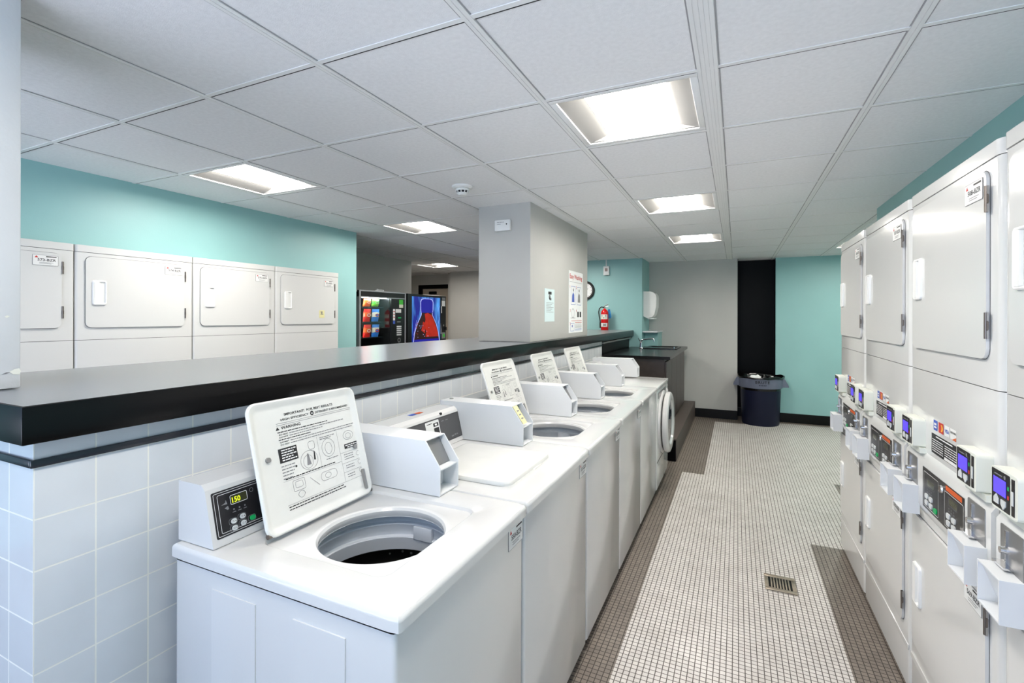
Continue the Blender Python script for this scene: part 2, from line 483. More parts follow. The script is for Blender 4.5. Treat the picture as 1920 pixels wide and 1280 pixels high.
    b.box(1.15, 4.6, 2.72, 3.57, 0, 2.045, TEAL); b.box(1.30, 4.6, 2.72, 3.57, 2.045, H, TEAL)
    struct(b, 'wall_right', 'teal bulkhead above the tall stacked dryers', 'wall')
    b = B(); b.box(1.52, 1.62, -3.2, 2.72, 0, 2.045, TEAL); b.box(4.5, 4.6, 3.57, 6.93, 0, H, TEAL)
    struct(b, 'wall_right_niche', 'teal wall behind the tall stacked dryers', 'wall')
    # wall behind the camera; its unseen window is made wide to brighten the room
    b = B()
    b.box(-4.3, -4.1, -3.3, -3.2, 0, H, GREY); b.box(1.3, 1.62, -3.3, -3.2, 0, H, GREY)
    b.box(-4.1, 1.3, -3.3, -3.2, 0, 0.12, GREY); b.box(-4.1, 1.3, -3.3, -3.2, 2.3, H, GREY)
    struct(b, 'wall_front', 'grey wall around a wide glazed front', 'wall')
    b = B()
    for x0 in (-4.1, -2.77, -1.425, -0.08, 1.25):
        b.box(x0, x0 + 0.05, -3.29, -3.23, 0.12, 2.3, PILLAR)
    b.box(-4.05, 1.25, -3.29, -3.23, 0.12, 0.17, PILLAR); b.box(-4.05, 1.25, -3.29, -3.23, 2.25, 2.3, PILLAR)
    struct(b, 'window_1', 'unseen glazed front in slim pale frames, widened for more daylight', 'window')

    # baseboards
    b = B()
    b.box(-0.47, 0.13, 6.785, 6.80, 0, 0.135, BASEB, 0.003); b.box(0.645, 4.5, 6.915, 6.93, 0, 0.135, BASEB, 0.003)
    b.box(0.136, 0.639, 7.135, 7.15, 0, 0.135, BASEB, 0.003)
    struct(b, 'baseboard_back', 'black vinyl baseboard along the far walls', 'baseboard')

    # column standing on the partition
    b = B(); b.box(-1.78, -1.325, 2.19, 3.76, 1.352, H, GREY, 0.004)
    struct(b, 'wall_column', 'grey column rising from the black ledge with posters on it', 'column', True)
    b = B(); b.box(-2.08, -1.648, -0.725, -0.612, 1.352, H, PILLAR, 0.005)
    g = mat('bare_plaster', (225, 226, 215), 0.8)
    b.flat([(-0.636, 1.398), (-0.626, 1.404), (-0.616, 1.406), (-0.6125, 1.397), (-0.616, 1.389), (-0.628, 1.390)], Fr((-1.6475, 0, 0), (0, 1, 0), (0, 0, 1)), 0.0008, g)
    b.flat([(-0.652, 1.392), (-0.642, 1.397), (-0.634, 1.397), (-0.642, 1.393)], Fr((-1.6475, 0, 0), (0, 1, 0), (0, 0, 1)), 0.0008, PRINTG)
    b.flat([(-0.646, 1.545), (-0.640, 1.549), (-0.635, 1.546), (-0.641, 1.542)], Fr((-1.6475, 0, 0), (0, 1, 0), (0, 0, 1)), 0.0008, g)
    struct(b, 'wall_pier', 'pale grey wall end with chipped plaster standing on the black ledge', 'wall', True)

    # partition: tiled half wall
    b = B()
    b.box(-2.06, -1.3455, -0.6975, 4.45, 0, 1.262, TILEX)
    b.flat([(-2.06, 0), (-1.345, 0), (-1.345, 1.262), (-2.06, 1.262)], Fr((0, -0.698, 0), (1, 0, 0), (0, 0, 1)), 0.0002, TILEY)
    b.flat([(-0.698, 0), (4.45, 0), (4.45, 1.262), (-0.698, 1.262)], Fr((-1.3452, 0, 0), (0, 1, 0), (0, 0, 1)), 0.0002, TILEX)
    struct(b, 'wall_partition', 'half wall faced with square white tiles behind the washers', 'wall')
    b = B(); b.box(-2.06, -1.36, 4.452, 6.145, 0, 1.262, BLACKPAINT)
    struct(b, 'wall_partition_end', 'black half wall behind the sink counter', 'wall')
    b = B(); b.box(-1.345, -1.337, -0.706, 4.45, 1.199, 1.218, NAVYTRIM, 0.003); b.box(-2.06, -1.345, -0.706, -0.698, 1.199, 1.218, NAVYTRIM, 0.003)
    struct(b, 'trim_2', 'dark pencil tile line along the top of the tiled half wall', 'trim', True)
    b = B(); b.box(-1.36, -1.318, 4.452, 6.10, 1.225, 1.248, STEEL, 0.006)
    struct(b, 'trim_3', 'silver edge strip under the ledge beside the sink', 'trim', True)

    # raised plinth under the sink cabinet, teal pipe box
    b = B(); b.box(-1.32, -0.471, 4.19, 6.784, 0, 0.225, BLACKPAINT); b.box(-1.32, -0.465, 4.188, 6.784, 0.225, 0.237, PLINTHM)
    b.box(-0.471, -0.466, 4.188, 6.784, 0.0, 0.225, PLINTHM)
    struct(b, 'trim_4', 'low brown plinth under the dark sink cabinet', 'plinth')
    b = B(); b.box(-1.168, -0.97, 6.36, 6.795, 0.237, 1.315, TEAL); b.box(-1.168, -0.95, 6.18, 6.795, 1.316, 1.335, PILLAR, 0.003)
    struct(b, 'trim_5', 'teal pipe box with a pale shelf cap beside the sink', 'pipe box')
build_room()

# ------------------------------------------------------------------ continuous ledge
def build_ledge():
    b = B(); b.box(-2.15, -1.29, -0.738, 6.14, 1.264, 1.3495, BLACKLAM, 0.003); b.flat([(-2.146, -0.734), (-1.294, -0.734), (-1.294, 6.136), (-2.146, 6.136)], XY, 1.35, TOPLAM)
    o = b.build('ledge_worktop'); tag(o, 'long black laminate ledge capping the tiled half wall', 'worktop')
build_ledge()

# ------------------------------------------------------------------ ceiling lights
def light_fixture(i, j, label):
    x0, x1, y0, y1 = i * T + 0.016, (i + 1) * T - 0.016, j * T + 0.016, (j + 1) * T - 0.016
    cx, cy = (x0 + x1) / 2, (y0 + y1) / 2
    t = thing('ceiling_light', label, 'ceiling light', (cx, cy, CEIL), group='recessed ceiling lights')
    w = (x1 - x0) / 2; h = (y1 - y0) / 2
    f = B()
    e = 0.028; z = 0.001
    f.box(-w, w, -h, -h + e, z, z + 0.012, TBAR, 0.002); f.box(-w, w, h - e, h, z, z + 0.012, TBAR, 0.002)
    f.box(-w, -w + e, -h + e, h - e, z, z + 0.012, TBAR, 0.002); f.box(w - e, w, -h + e, h - e, z, z + 0.012, TBAR, 0.002)
    f.build('frame', t)
    lw = 0.165; zt = 0.036; wi = w - e; hi = h - e
    r = B()
    for s in (-1, 1):
        r.loops([[Vector((s * wi, -hi, 0.008)), Vector((s * wi, hi, 0.008))], [Vector((s * (lw + 0.02), -hi, zt - 0.004)), Vector((s * (lw + 0.02), hi, zt - 0.004))],
                 [Vector((s * lw, -hi, zt + 0.008)), Vector((s * lw, hi, zt + 0.008))]], WING, close=False)
        r.flat([(-wi, 0.008), (wi, 0.008), (lw + 0.02, zt + 0.01), (-lw - 0.02, zt + 0.01)], Fr((0, s * hi, 0), (s * -1.0, 0, 0), (0, 0, 1)), 0, WING)
    r.box(-wi, wi, -hi, hi, zt + 0.02, zt + 0.03, WING)
    r.build('reflector', t)
    l = B()
    n = 10
    rows = []
    for k in range(n + 1):
        a = -1 + 2 * k / n
        rows.append([Vector((a * lw, -hi, zt + 0.006 - 0.006 * (1 - a * a))), Vector((a * lw, hi, zt + 0.006 - 0.006 * (1 - a * a)))])
    l.loops(rows, LENS, close=False)
    l.build('lens', t)
LLAB = {(-1, -2): 'unseen recessed square ceiling light over the head of the aisle', (-1, 1): 'large recessed square ceiling light above the near washers',
        (-1, 4): 'recessed square ceiling light halfway along the aisle', (-1, 7): 'recessed square ceiling light over the aisle by the back wall',
        (-5, 1): 'recessed square ceiling light before the teal dryer wall', (-5, 4): 'recessed square ceiling light beside the column',
        (-8, 9): 'recessed square ceiling light beyond the vending machines', (2, 9): 'recessed square ceiling light mostly hidden behind tall dryers',
        (-4, 8): 'added recessed square ceiling light, unseen behind the grey column', (-5, -3): 'added unseen recessed square ceiling light near the window wall', (5, 6): 'added unseen recessed square ceiling light round the corner past the tall dryers',
        (5, 9): 'added unseen recessed square ceiling light in the far corner past the tall dryers', (-10, 7): 'added unseen recessed square ceiling light over the hidden corridor'}
for ij in sorted(LIGHTS):
    light_fixture(*ij, LLAB[ij])

# ------------------------------------------------------------------ id sticker (one mesh)
def id_sticker(num, fr, a, b, w, h, parent, d=0.0):
    s = B()
    s.prism(rrect(a, a + w, b, b + h, 0.003, 2), fr, d, d + 0.0008, PRINTG)
    s.flat(rrect(a + 0.0015, a + w - 0.0015, b + 0.0015, b + h - 0.0015, 0.002, 2), fr, d + 0.001, STICKER)
    e = d + 0.0014
    s.flat([(a + w * .08, b + h * .72), (a + w * .15, b + h * .92), (a + w * .22, b + h * .72)], fr, e, PRINTR)
    s.flat([(a + w * .52, b + h * .82), (a + w * .93, b + h * .82), (a + w * .93, b + h * .9), (a + w * .52, b + h * .9)], fr, e, PRINTB)
    s.text(num, fr, a + w * .55, b + h * .42, h * .34, PRINTN, 'C', True, e, w * .72)
    for k, (u0, u1) in enumerate(((.26, .8), (.26, .72))):
        y = b + h * (.26 - .1 * k)
        s.flat([(a + w * u0, y), (a + w * u1, y), (a + w * u1, y + h * .035), (a + w * u0, y + h * .035)], fr, e, PRINTG)
    return s.build('id_sticker', parent, False)

def bar(s, fr, x0, x1, y, h, m, d):
    s.flat([(x0, y), (x1, y), (x1, y + h), (x0, y + h)], fr, d, m)

def words(s, fr, x0, x1, y, h, m, d, rnd):
    x = x0
    while x < x1 - h:
        w = min(rnd.uniform(1.5, 5) * h, x1 - x)
        bar(s, fr, x, x + w, y, h, m, d); x += w + h * 0.7

# ------------------------------------------------------------------ top-load washers
def ray_rrect(c, ang, x0, x1, y0, y1, r):
    """where a ray from c leaves a rounded rectangle"""
    dx, dy = cos(ang), sin(ang)
    lo, hi = 0.0, 2.0
    def inside(t):
        x, y = c[0] + dx * t, c[1] + dy * t
        if not (x0 <= x <= x1 and y0 <= y <= y1): return False
        qx = max(x0 + r - x, 0, x - (x1 - r)); qy = max(y0 + r - y, 0, y - (y1 - r))
        return qx * qx + qy * qy <= r * r + 1e-12
    for _ in range(40):
        mid = (lo + hi) / 2
        if inside(mid): lo = mid
        else: hi = mid
    return (c[0] + dx * lo, c[1] + dy * lo)

def washer_deck(w, hole, t):
    """deck with a lid recess and, when the lid is up, the round tub mouth"""
    y0, y1 = -w / 2, w / 2
    x0, x1 = -0.372, 0.38
    rx0, rx1, ry0, ry1 = -0.165, 0.255, -w / 2 + 0.105, -w / 2 + 0.545
    c = (0.085, -w / 2 + 0.305)
    angs = [2 * pi * k / 96 for k in range(96)]
    for X in (x0, x1):
        for Y in (y0, y1):
            angs.append(math.atan2(Y - c[1], X - c[0]) % (2 * pi))
    angs = sorted(set(round(a, 6) for a in angs))
    def rr(x0, x1, y0, y1, r, z):
        return [Vector((*ray_rrect(c, a, x0, x1, y0, y1, r), z)) for a in angs]
    def ci(r, z):
        return [Vector((c[0] + r * cos(a), c[1] + r * sin(a), z)) for a in angs]
    Z = 0.945
    rows = []
    if hole:
        rows += [ci(0.176, Z - 0.035), ci(0.171, Z - 0.022), ci(0.171, Z - 0.014), ci(0.176, Z - 0.007), ci(0.186, Z - 0.0055), ci(0.196, Z - 0.009)]
    else:
        rows += [ci(0.01, Z - 0.010)]
    rows += [rr(rx0 + 0.006, rx1 - 0.006, ry0 + 0.006, ry1 - 0.006, 0.03, Z - 0.010), rr(rx0, rx1, ry0, ry1, 0.034, Z - 0.002), rr(rx0 - 0.005, rx1 + 0.005, ry0 - 0.005, ry1 + 0.005, 0.038, Z)]
    rows += [rr(x0 + 0.014, x1 - 0.014, y0 + 0.008, y1 - 0.008, 0.010, Z), rr(x0 + 0.011, x1 - 0.011, y0 + 0.0055, y1 - 0.0055, 0.010, Z - 0.0002), rr(x0 + 0.004, x1 - 0.004, y0 + 0.002, y1 - 0.002, 0.012, Z - 0.004),
             rr(x0 + 0.0012, x1 - 0.0012, y0 + 0.0006, y1 - 0.0006, 0.012, Z - 0.008), rr(x0, x1, y0, y1, 0.012, Z - 0.012), rr(x0, x1, y0, y1, 0.012, Z - 0.014), rr(x0, x1, y0, y1, 0.012, Z - 0.034), rr(x0 + 0.006, x1 - 0.006, y0 + 0.004, y1 - 0.004, 0.010, Z - 0.036)]
    d = B(); d.loops(rows, ENAMEL)
    return d.build('top_deck', t, angle=28), c

def lid_graphics(fr, w, h, parent, d, full):
    """instruction print on the underside of the lid; fr: a across, b up, both from the lower corner at the hinge"""
    s = B(); r = random.Random(5)
    e = d + 0.0006
    cx = w * 0.53
    s.text('IMPORTANT!  FOR BEST RESULTS', fr, cx, h * .775, h * .030, PRINTB, 'C', True, e, w * .46)
    s.text('HIGH EFFICIENCY', fr, w * .265, h * .735, h * .026, PRINTB, 'L', True, e, w * .25)
    s.text('DETERGENT IS RECOMMENDED', fr, w * .575, h * .735, h * .026, PRINTB, 'L', True, e, w * .34)
    s.flat(circ(w * .545, h * .745, h * .021, 16), fr, e, PRINTB)
    s.text('he', fr, w * .545, h * .738, h * .022, PRINTW, 'C', True, e + 0.0003)
    bar(s, fr, w * .22, w * .95, h * .715, h * .003, PRINTG, e)
    s.flat([(w * .21, h * .663), (w * .226, h * .690), (w * .242, h * .663)], fr, e, PRINTB)
    s.text('WARNING', fr, w * .255, h * .665, h * .033, PRINTB, 'L', True, e, w * .17)
    bar(s, fr, w * .22, w * .95, h * .700, h * .003, PRINTG, e)
    for k, (dn, x1) in enumerate(((0, .68), (1, .85), (1, .62), (0, .50), (1, .97), (1, .92))):
        y = h * (.636 - .0215 * k)
        x = w * .22
        if dn:
            s.text('DO NOT', fr, x + w * .01, y, h * .017, PRINTB, 'L', True, e, w * .075); x += w * .095
        words(s, fr, x, w * x1, y + h * .002, h * .0075, PRINTG if k % 3 else PRINTB, e, r)
    if full:
        # black notice, pictures in frames
        s.flat([(w * .20, h * .385), (w * .355, h * .385), (w * .355, h * .505), (w * .20, h * .505)], fr, e, PRINTB)
        for k in range(5):
            words(s, fr, w * .222, w * (.345 - .02 * (k % 2)), h * (.483 - .021 * k), h * .009, PRINTW, e + 0.0003, r)
        for k in range(5):
            words(s, fr, w * .205, w * (.33 - .012 * k), h * (.352 - .026 * k), h * .008, PRINTG, e, r)
        s.flat(circ(w * .325, h * .325, h * .010, 12), fr, e, PRINTB)
        for (x, y0, y1) in ((.545, .25, .52), (.745, .30, .52), (.745, .03, .30)):
            s.flat([(w * x, h * y0), (w * x + .0008, h * y0), (w * x + .0008, h * y1), (w * x, h * y1)], fr, e, PRINTG)
        for (x0, x1, y) in ((.20, .745, .228), (.745, .97, .30), (.745, .97, .20), (.745, .97, .115), (.20, .97, .03)):
            bar(s, fr, w * x0, w * x1, h * y, .0007, PRINTG, e)
        def ringy(x, y, rx, ry, wd=.0011):
            s.ring(circ(w * x, h * y, w * rx, 20, h * ry), circ(w * x, h * y, w * rx - wd, 20, h * ry - wd), fr, e, PRINTG)
        ringy(.445, .34, .080, .085); ringy(.435, .33, .045, .06); ringy(.64, .395, .065, .085); ringy(.64, .39, .035, .055); ringy(.86, .455, .055, .045); ringy(.86, .45, .03, .028)
        s.flat([(w * .42, h * .30), (w * .433, h * .40), (w * .445, h * .40), (w * .458, h * .30)], fr, e, PRINTG)
        s.flat([(w * .487, h * .33), (w * .497, h * .41), (w * .505, h * .40), (w * .503, h * .325)], fr, e, PRINTB)
        s.outline(w * .455, w * .515, h * .425, h * .50, .008, .0011, fr, e, PRINTG)
        s.flat([(w * .80, h * .33), (w * .965, h * .33), (w * .965, h * .375), (w * .80, h * .375)], fr, e, PRINTB)
        words(s, fr, w * .81, w * .955, h * .355, h * .009, PRINTW, e + .0003, r); words(s, fr, w * .83, w * .94, h * .337, h * .009, PRINTW, e + .0003, r)
        for k in range(2):
            words(s, fr, w * .57, w * (.72 - .04 * k), h * (.500 - .016 * k), h * .007, PRINTG, e, r)
        words(s, fr, w * .60, w * .72, h * .29, h * .007, PRINTG, e, r)
        words(s, fr, w * .22, w * .68, h * .240, h * .008, PRINTB, e, r)
        s.outline(w * .27, w * .375, h * .12, h * .215, .005, .0011, fr, e, PRINTG); s.outline(w * .29, w * .355, h * .145, h * .20, .005, .0009, fr, e, PRINTG)
        s.outline(w * .30, w * .36, h * .055, h * .115, .012, .0011, fr, e, PRINTG)
        s.flat([(w * .42, h * .19), (w * .424, h * .19), (w * .50, h * .10), (w * .496, h * .10)], fr, e, PRINTG)
        s.outline(w * .52, w * .68, h * .115, h * .195, .012, .0011, fr, e, PRINTG); ringy(.59, .155, .03, .025)
        for k in range(3):
            words(s, fr, w * .78, w * .88, h * (.275 - .022 * k), h * .007, PRINTG, e, r)
            ringy(.93, .255 - .085 * k, .02, .022)
        for k in range(2):
            words(s, fr, w * .78, w * .87, h * (.17 - .022 * k), h * .007, PRINTG, e, r); words(s, fr, w * .78, w * .86, h * (.085 - .022 * k), h * .007, PRINTG, e, r)
        words(s, fr, w * .21, w * .72, h * .010, h * .008, PRINTB, e, r); words(s, fr, w * .21, w * .74, h * -.012, h * .008, PRINTB, e, r)
    s.build('instruction_print', parent, False)

def top_washer(ya, yb, label, lid, num=None, coin0=None, tilt=15, panel='black', c0=0.022, tagged=False, side=False):
    w = yb - ya
    t = thing('washing_machine', label, 'washing machine', (-0.875, (ya + yb) / 2, 0), group='top-loading washers along the half wall')
    n = -w / 2
    # cabinet
    b = B(); b.box(-0.36, 0.366, n + 0.006, -n - 0.006, 0.045, 0.9145, ENAMEL, 0.011, 3)
    bmesh.ops.delete(b.bm, geom=[f for f in b.bm.faces if all(v.co.z > 0.902 for v in f.verts)], context='FACES')
    if side:
        # pressed panels in the exposed side
        for x0, x1 in ((-0.205, -0.045), (0.080, 0.236)):
            b.prism([(x0, 0.12), (x1, 0.12), (x1, 0.862), (x0, 0.862)], Fr((0, n + 0.006, 0), (1, 0, 0), (0, 0, 1)), -0.004, 0.003, ENAMEL, 0.0025, 2)
    b.build('cabinet', t)
    k = B(); k.box(-0.33, 0.33, n + 0.02, -n - 0.02, 0.018, 0.046, BLACKPAINT)
    for x in (-0.31, 0.31):
        for y in (n + 0.05, -n - 0.05):
            k.cyl((x, y, 0), (x, y, 0.022), 0.022, 0.018, RUBBER, 12)
    k.build('toe_base', t)
    deck, c = washer_deck(w, lid == 'open', t)
    # tub seen through the mouth
    if lid == 'open':
        Z = 0.945
        r = B(); r.lathe([(0.174, Z - 0.034), (0.205, Z - 0.040), (0.212, Z - 0.064), (0.200, Z - 0.066), (0.198, Z - 0.069), (0.204, Z - 0.090), (0.206, Z - 0.104), (0.195, Z - 0.106), (0.193, Z - 0.109), (0.200, Z - 0.15), (0.214, Z - 0.152)], (c[0], c[1], 0), RINGP, 64)
        r.box(c[0] - 0.035, c[0] + 0.035, c[1] + 0.188, c[1] + 0.206, Z - 0.112, Z - 0.07, RINGP, 0.002)
        r.build('tub_ring', t, angle=40)
        k = B(); k.lathe([(0.214, Z - 0.15), (0.235, Z - 0.17), (0.235, 0.46), (0.18, 0.43), (0.10, 0.45), (0.07, 0.52), (0.03, 0.56), (0.0005, 0.565)], (c[0], c[1], 0), BASKET, 48)
        k.build('wash_basket', t, label='dark perforated steel basket')
    # console
    y0, y1 = n + c0, -n - 0.095
    k = B(); k.prism([(-0.372, 0.947), (-0.226, 0.947), (-0.2285, 0.955), (-0.262, 1.092), (-0.278, 1.106), (-0.372, 1.106)], XZ, -y1, -y0, ENAMEL, 0.010, 4)
    k.build('console', t)
    U = Vector((-0.0335, 0, 0.137)).normalized(); fr = Fr((-0.2285, y0, 0.955), (0, 1, 0), U)
    L = y1 - y0
    p = B(); pa, pb, q0, q1 = 0.013, L - 0.014, 0.011, 0.130
    if panel == 'black':
        p.prism(rrect(pa, pb, q0, q1, 0.004, 3), fr, -0.001, 0.0012, PANELBLK)
        p.outline(pa + .004, pb - .004, q0 + .004, q1 - .004, 0.004, .0012, fr, 0.0016, PRINTW)
        p.outline(pa + .014, pb - .010, q0 + .010, q1 - .010, 0.004, .0012, fr, 0.0016, PRINTW)
        e = 0.0018
        p.outline(pa + .048, pa + .098, 0.085, 0.110, .004, .0013, fr, e, PRINTW)
        p.flat([(pa + .022, .092), (pa + .034, .096), (pa + .036, .103), (pa + .039, .091)], fr, e, PRINTG)
        p.flat([(pa + .030, .082), (pa + .040, .086), (pa + .042, .077), (pa + .038, .076)], fr, e, PRINTG)
        p.ring(circ(pa + .112, .106, .006, 14), circ(pa + .112, .106, .0045, 14), fr, e, PRINTG)
        for i in range(3):
            p.flat(circ(pa + .055 + .016 * i, .072, .0024, 8), fr, e, PRINTG); bar(p, fr, pa + .050 + .016 * i, pa + .060 + .016 * i, .064, .002, PRINTG, e)
        P = p.build('control_panel', t, False)
        s = B(); s.flat(rrect(pa + .0495, pa + .0965, .0865, .1085, .003, 3), fr, 0.0019, DISPBG)
        s.text('150', fr, pa + .053, .0895, .0195, LEDY, 'L', True, 0.0024, .024)
        s.build('display', P, False)
        for i, (u, v) in enumerate(((.040, .036), (.040, .018), (.066, .040), (.066, .022))):
            s = B(); s.outline(pa + u - .004, pa + u + .020, v - .002, v + .0145, .006, .0010, fr, e, PRINTG)
            s.prism(rrect(pa + u + .002, pa + u + .018, v, v + .0125, .006, 4), fr, 0.0012, 0.003, BTNW)
            bar(s, fr, pa + u + .005, pa + u + .011, v + .0075, .0011, PRINTG, .0033); bar(s, fr, pa + u + .005, pa + u + .011, v + .0045, .0011, PRINTG, .0033)
            s.flat(circ(pa + u + .0145, v + .006, .0014, 8), fr, .0033, PRINTB)
            s.build('button', P)
        s = B(); s.outline(pa + .090, pa + .114, .024, .0405, .006, .0010, fr, e, PRINTG)
        s.prism(rrect(pa + .096, pa + .112, .026, .0385, .005, 4), fr, 0.0012, 0.003, BTNG); s.build('button', P, label='green start button')
    else:
        p.prism(rrect(pa, pb, q0, q1, 0.004, 3), fr, -0.001, 0.0012, PANELGRY)
        p.outline(pa + .003, pb - .003, q0 + .003, q1 - .003, 0.004, .0012, fr, 0.0016, PRINTB)
        m0 = pb - 0.262
        p.prism(rrect(m0 - .02, m0 + .085, .046, .124, .004, 3), fr, 0.001, 0.002, BTNW)
        p.flat(rrect(m0 + .038, m0 + .078, .096, .112, .002, 2), fr, 0.0024, PRINTB); p.flat(rrect(m0 + .050, m0 + .066, .100, .108, .002, 2), fr, 0.0028, PRINTW)
        p.flat(rrect(m0 + .038, m0 + .078, .054, .090, .002, 2), fr, 0.0024, PRINTB)
        bar(p, fr, m0 - .010, m0 + .030, .112, .003, PRINTB, .0024)
        for u in (.10, .135):
            bar(p, fr, m0 + u + .005, m0 + u + .025, .108, .003, PRINTG, .0018)
        bar(p, fr, pb - .095, pb - .075, .024, .006, PRINTG, .0018); words(p, fr, pb - .070, pb - .04, .026, .006, PRINTG, .0018, random.Random(3))
        P = p.build('control_panel', t, False)
        ft = Fr((-0.372, y0, 1.106), (0, 1, 0), (-1, 0, 0))
        for u, m in ((.27, PRINTBL), (.318, PRINTO)):
            s = B(); s.flat([(u, -.056), (u + .042, -.056), (u + .042, -.030), (u, -.030)], ft, .0008, m); s.build('card_decal', t, False)
        B().cyl((-0.270, y0 + L * .72, 1.0915), (-0.258, y0 + L * .72, 1.0955), .006, .006, RUBBER, 12).build('sensor_button', t)
    # lid
    lw = 0.41; lh = 0.368
    ly0 = n + 0.112
    if lid == 'open':
        a = radians(tilt)
        fl = Fr((-0.135, ly0, 0.949), (0, 1, 0), (-sin(a), 0, cos(a)))     # N faces the aisle
        g = B()
        th = 0.016
        # pan: outer skin with a rolled rim
        def lo(ins, d, r):
            return [fl.p(x, y, d) for x, y in rrect(ins, lw - ins, ins, lh - ins, r, 6)]
        rows = [lo(0.010, -th, .020), lo(0.003, -th + .003, .026), lo(0, -th + .009, .030), lo(0.0015, -0.0015, .029), lo(0.005, 0.0, .026), lo(0.012, -0.002, .022), lo(0.020, -0.009, .018), lo(0.028, -0.0105, .014)]
        g.loops(rows, LIDW, caps=(True, True))
        o = g.build('lid', t, label='raised white lid with printed underside')
        for u, v in ((.045, .205), (.372, .165)):
            h = B(); h.cyl(fl.p(u, v, -.012), fl.p(u, v, -.004), .008, .007, PLATE, 14); h.build('bumper', o)
        h = B(); h.prism(rrect(lw - .030, lw - .022, .018, .085, .003, 3), fl, -.011, -.001, STEEL); h.build('hinge_spring', o)
        for u in (.004, lw - .018):
            h = B(); h.cyl(fl.p(u, .010, -.008), fl.p(u + .014, .010, -.008), .007, .007, IRON, 12); h.build('hinge', o)
        lid_graphics(Fr(fl.p(.0, .055, 0), fl.R, fl.U), lw, lh * .92, o, -0.0104, True)
    else:
        g = B(); rows = []
        def lo(ins, z, r):
            return [Vector((x, y, z)) for x, y in rrect(-0.158 + ins, 0.262 - ins, ly0 - 0.006 + ins, ly0 + lw + 0.006 - ins, r, 6)]
        g.loops([lo(.006, .938, .03), lo(.0, .944, .034), lo(0, .953, .034), lo(.003, .958, .032), lo(.010, .961, .028), lo(.02, .962, .02)], LIDW, caps=(True, True))
        g.prism(rrect(ly0 + .22, ly0 + .30, .935, .947, .004, 3), Fr((0.2615, 0, 0), (0, 1, 0), (0, 0, 1)), -.004, .006, LIDW)
        g.build('lid', t, label='closed white lid')
    # coin box
    q = coin0 if coin0 is not None else w - 0.083
    coin_box(t, n + q, n + q + 0.118, tagged)
    if num:
        id_sticker(num, Fr((0.366, n, 0), (0, 1, 0), (0, 0, 1)), w - 0.113, 0.835, 0.105, 0.066, t)
    return t

def coin_box(t, y0, y1, tagged=False):
    zb, zt = 0.9475, 1.128
    poly = [(-0.36, zb), (0.095, zb), (0.096, 1.043), (0.036, zt), (-0.36, zt)]
    b = B(); th = 0.0035
    b.prism(poly, XZ, -(y0 + th), -y0, BOXW, 0.001, 1); b.prism(poly, XZ, -y1, -(y1 - th), BOXW, 0.001, 1)
    b.box(-0.36, 0.036, y0 + th, y1 - th, zt - th, zt, BOXW); b.box(-0.36, -0.356, y0 + th, y1 - th, zb, zt - th, BOXW)
    b.box(-0.02, 0.092, y0 + th, y1 - th, 1.030, 1.034, BOXW)
    b.box(-0.02, 0.093, y0 + th, y1 - th, zb, zb + 0.004, BOXW)
    o = b.build('coin_box', t)
    c = B(); c.prism([(0.004, 1.0355), (0.062, 1.0355), (0.012, zt - th - .001), (-0.046, zt - th - .001)], XZ, -(y1 - th - .002), -(y0 + th + .002), PLATE)
    c.prism([(0.050, 1.060), (0.054, 1.060), (0.023, 1.113), (0.019, 1.113)], XZ, -(y0 + .032), -(y0 + .024), CHROME)
    c.build('coin_slot_plate', o)
    c = B(); c.box(0.030, 0.036, y0 + th + .002, y1 - th - .002, zb + .005, 1.029, BOXW)
    c.cyl((0.036, y0 + .030, .990), (0.058, y0 + .030, .990), .013, .013, CHROME, 16); c.cyl((0.058, y0 + .030, .990), (0.064, y0 + .030, .990), .007, .007, RUBBER, 10)
    c.box(0.036, 0.060, y0 + .022, y0 + .042, .953, .968, CHROME, 0.003)
    c.build('vault_lock', o)
    c = B(); c.cyl((-0.33, (y0 + y1) / 2, zt - .001), (-0.33, (y0 + y1) / 2, zt + .003), .011, .010, STEEL, 14); c.build('key_lock', o)
    if tagged:
        f2 = Fr((0.096, y0 + .03, 1.043), (0, 1, 0), (-0.06, 0, 0.085))
        c = B(); c.prism([(-0.022, 0.006), (0.022, 0.006), (0.022, 0.10), (-0.022, 0.10)], f2, 0.0005, 0.0015, YELLOWTAG)
        for k in range(3):
            bar(c, f2, -.012, .012, .03 + .02 * k, .007, PRINTG, .002)
        c.build('yellow_tag', o, False, label='yellow paper tag')

def basket_mat():
    m = mat('wash_basket_steel', (30, 29, 28), 0.35, metal=0.3)
    nt = m.node_tree; b = nt.nodes['Principled BSDF']
    tc = nt.nodes.new('ShaderNodeTexCoord'); v = nt.nodes.new('ShaderNodeTexVoronoi'); v.inputs['Scale'].default_value = 45
    r = nt.nodes.new('ShaderNodeValToRGB'); r.color_ramp.elements[0].position = 0.16; r.color_ramp.elements[0].color = (0.30, 0.29, 0.27, 1)
    r.color_ramp.elements[1].position = 0.22; r.color_ramp.elements[1].color = (0.022, 0.020, 0.018, 1)
    nt.links.new(tc.outputs['Object'], v.inputs['Vector']); nt.links.new(v.outputs['Distance'], r.inputs['Fac']); nt.links.new(r.outputs['Color'], b.inputs['Base Color'])
    return m
BASKET = basket_mat()

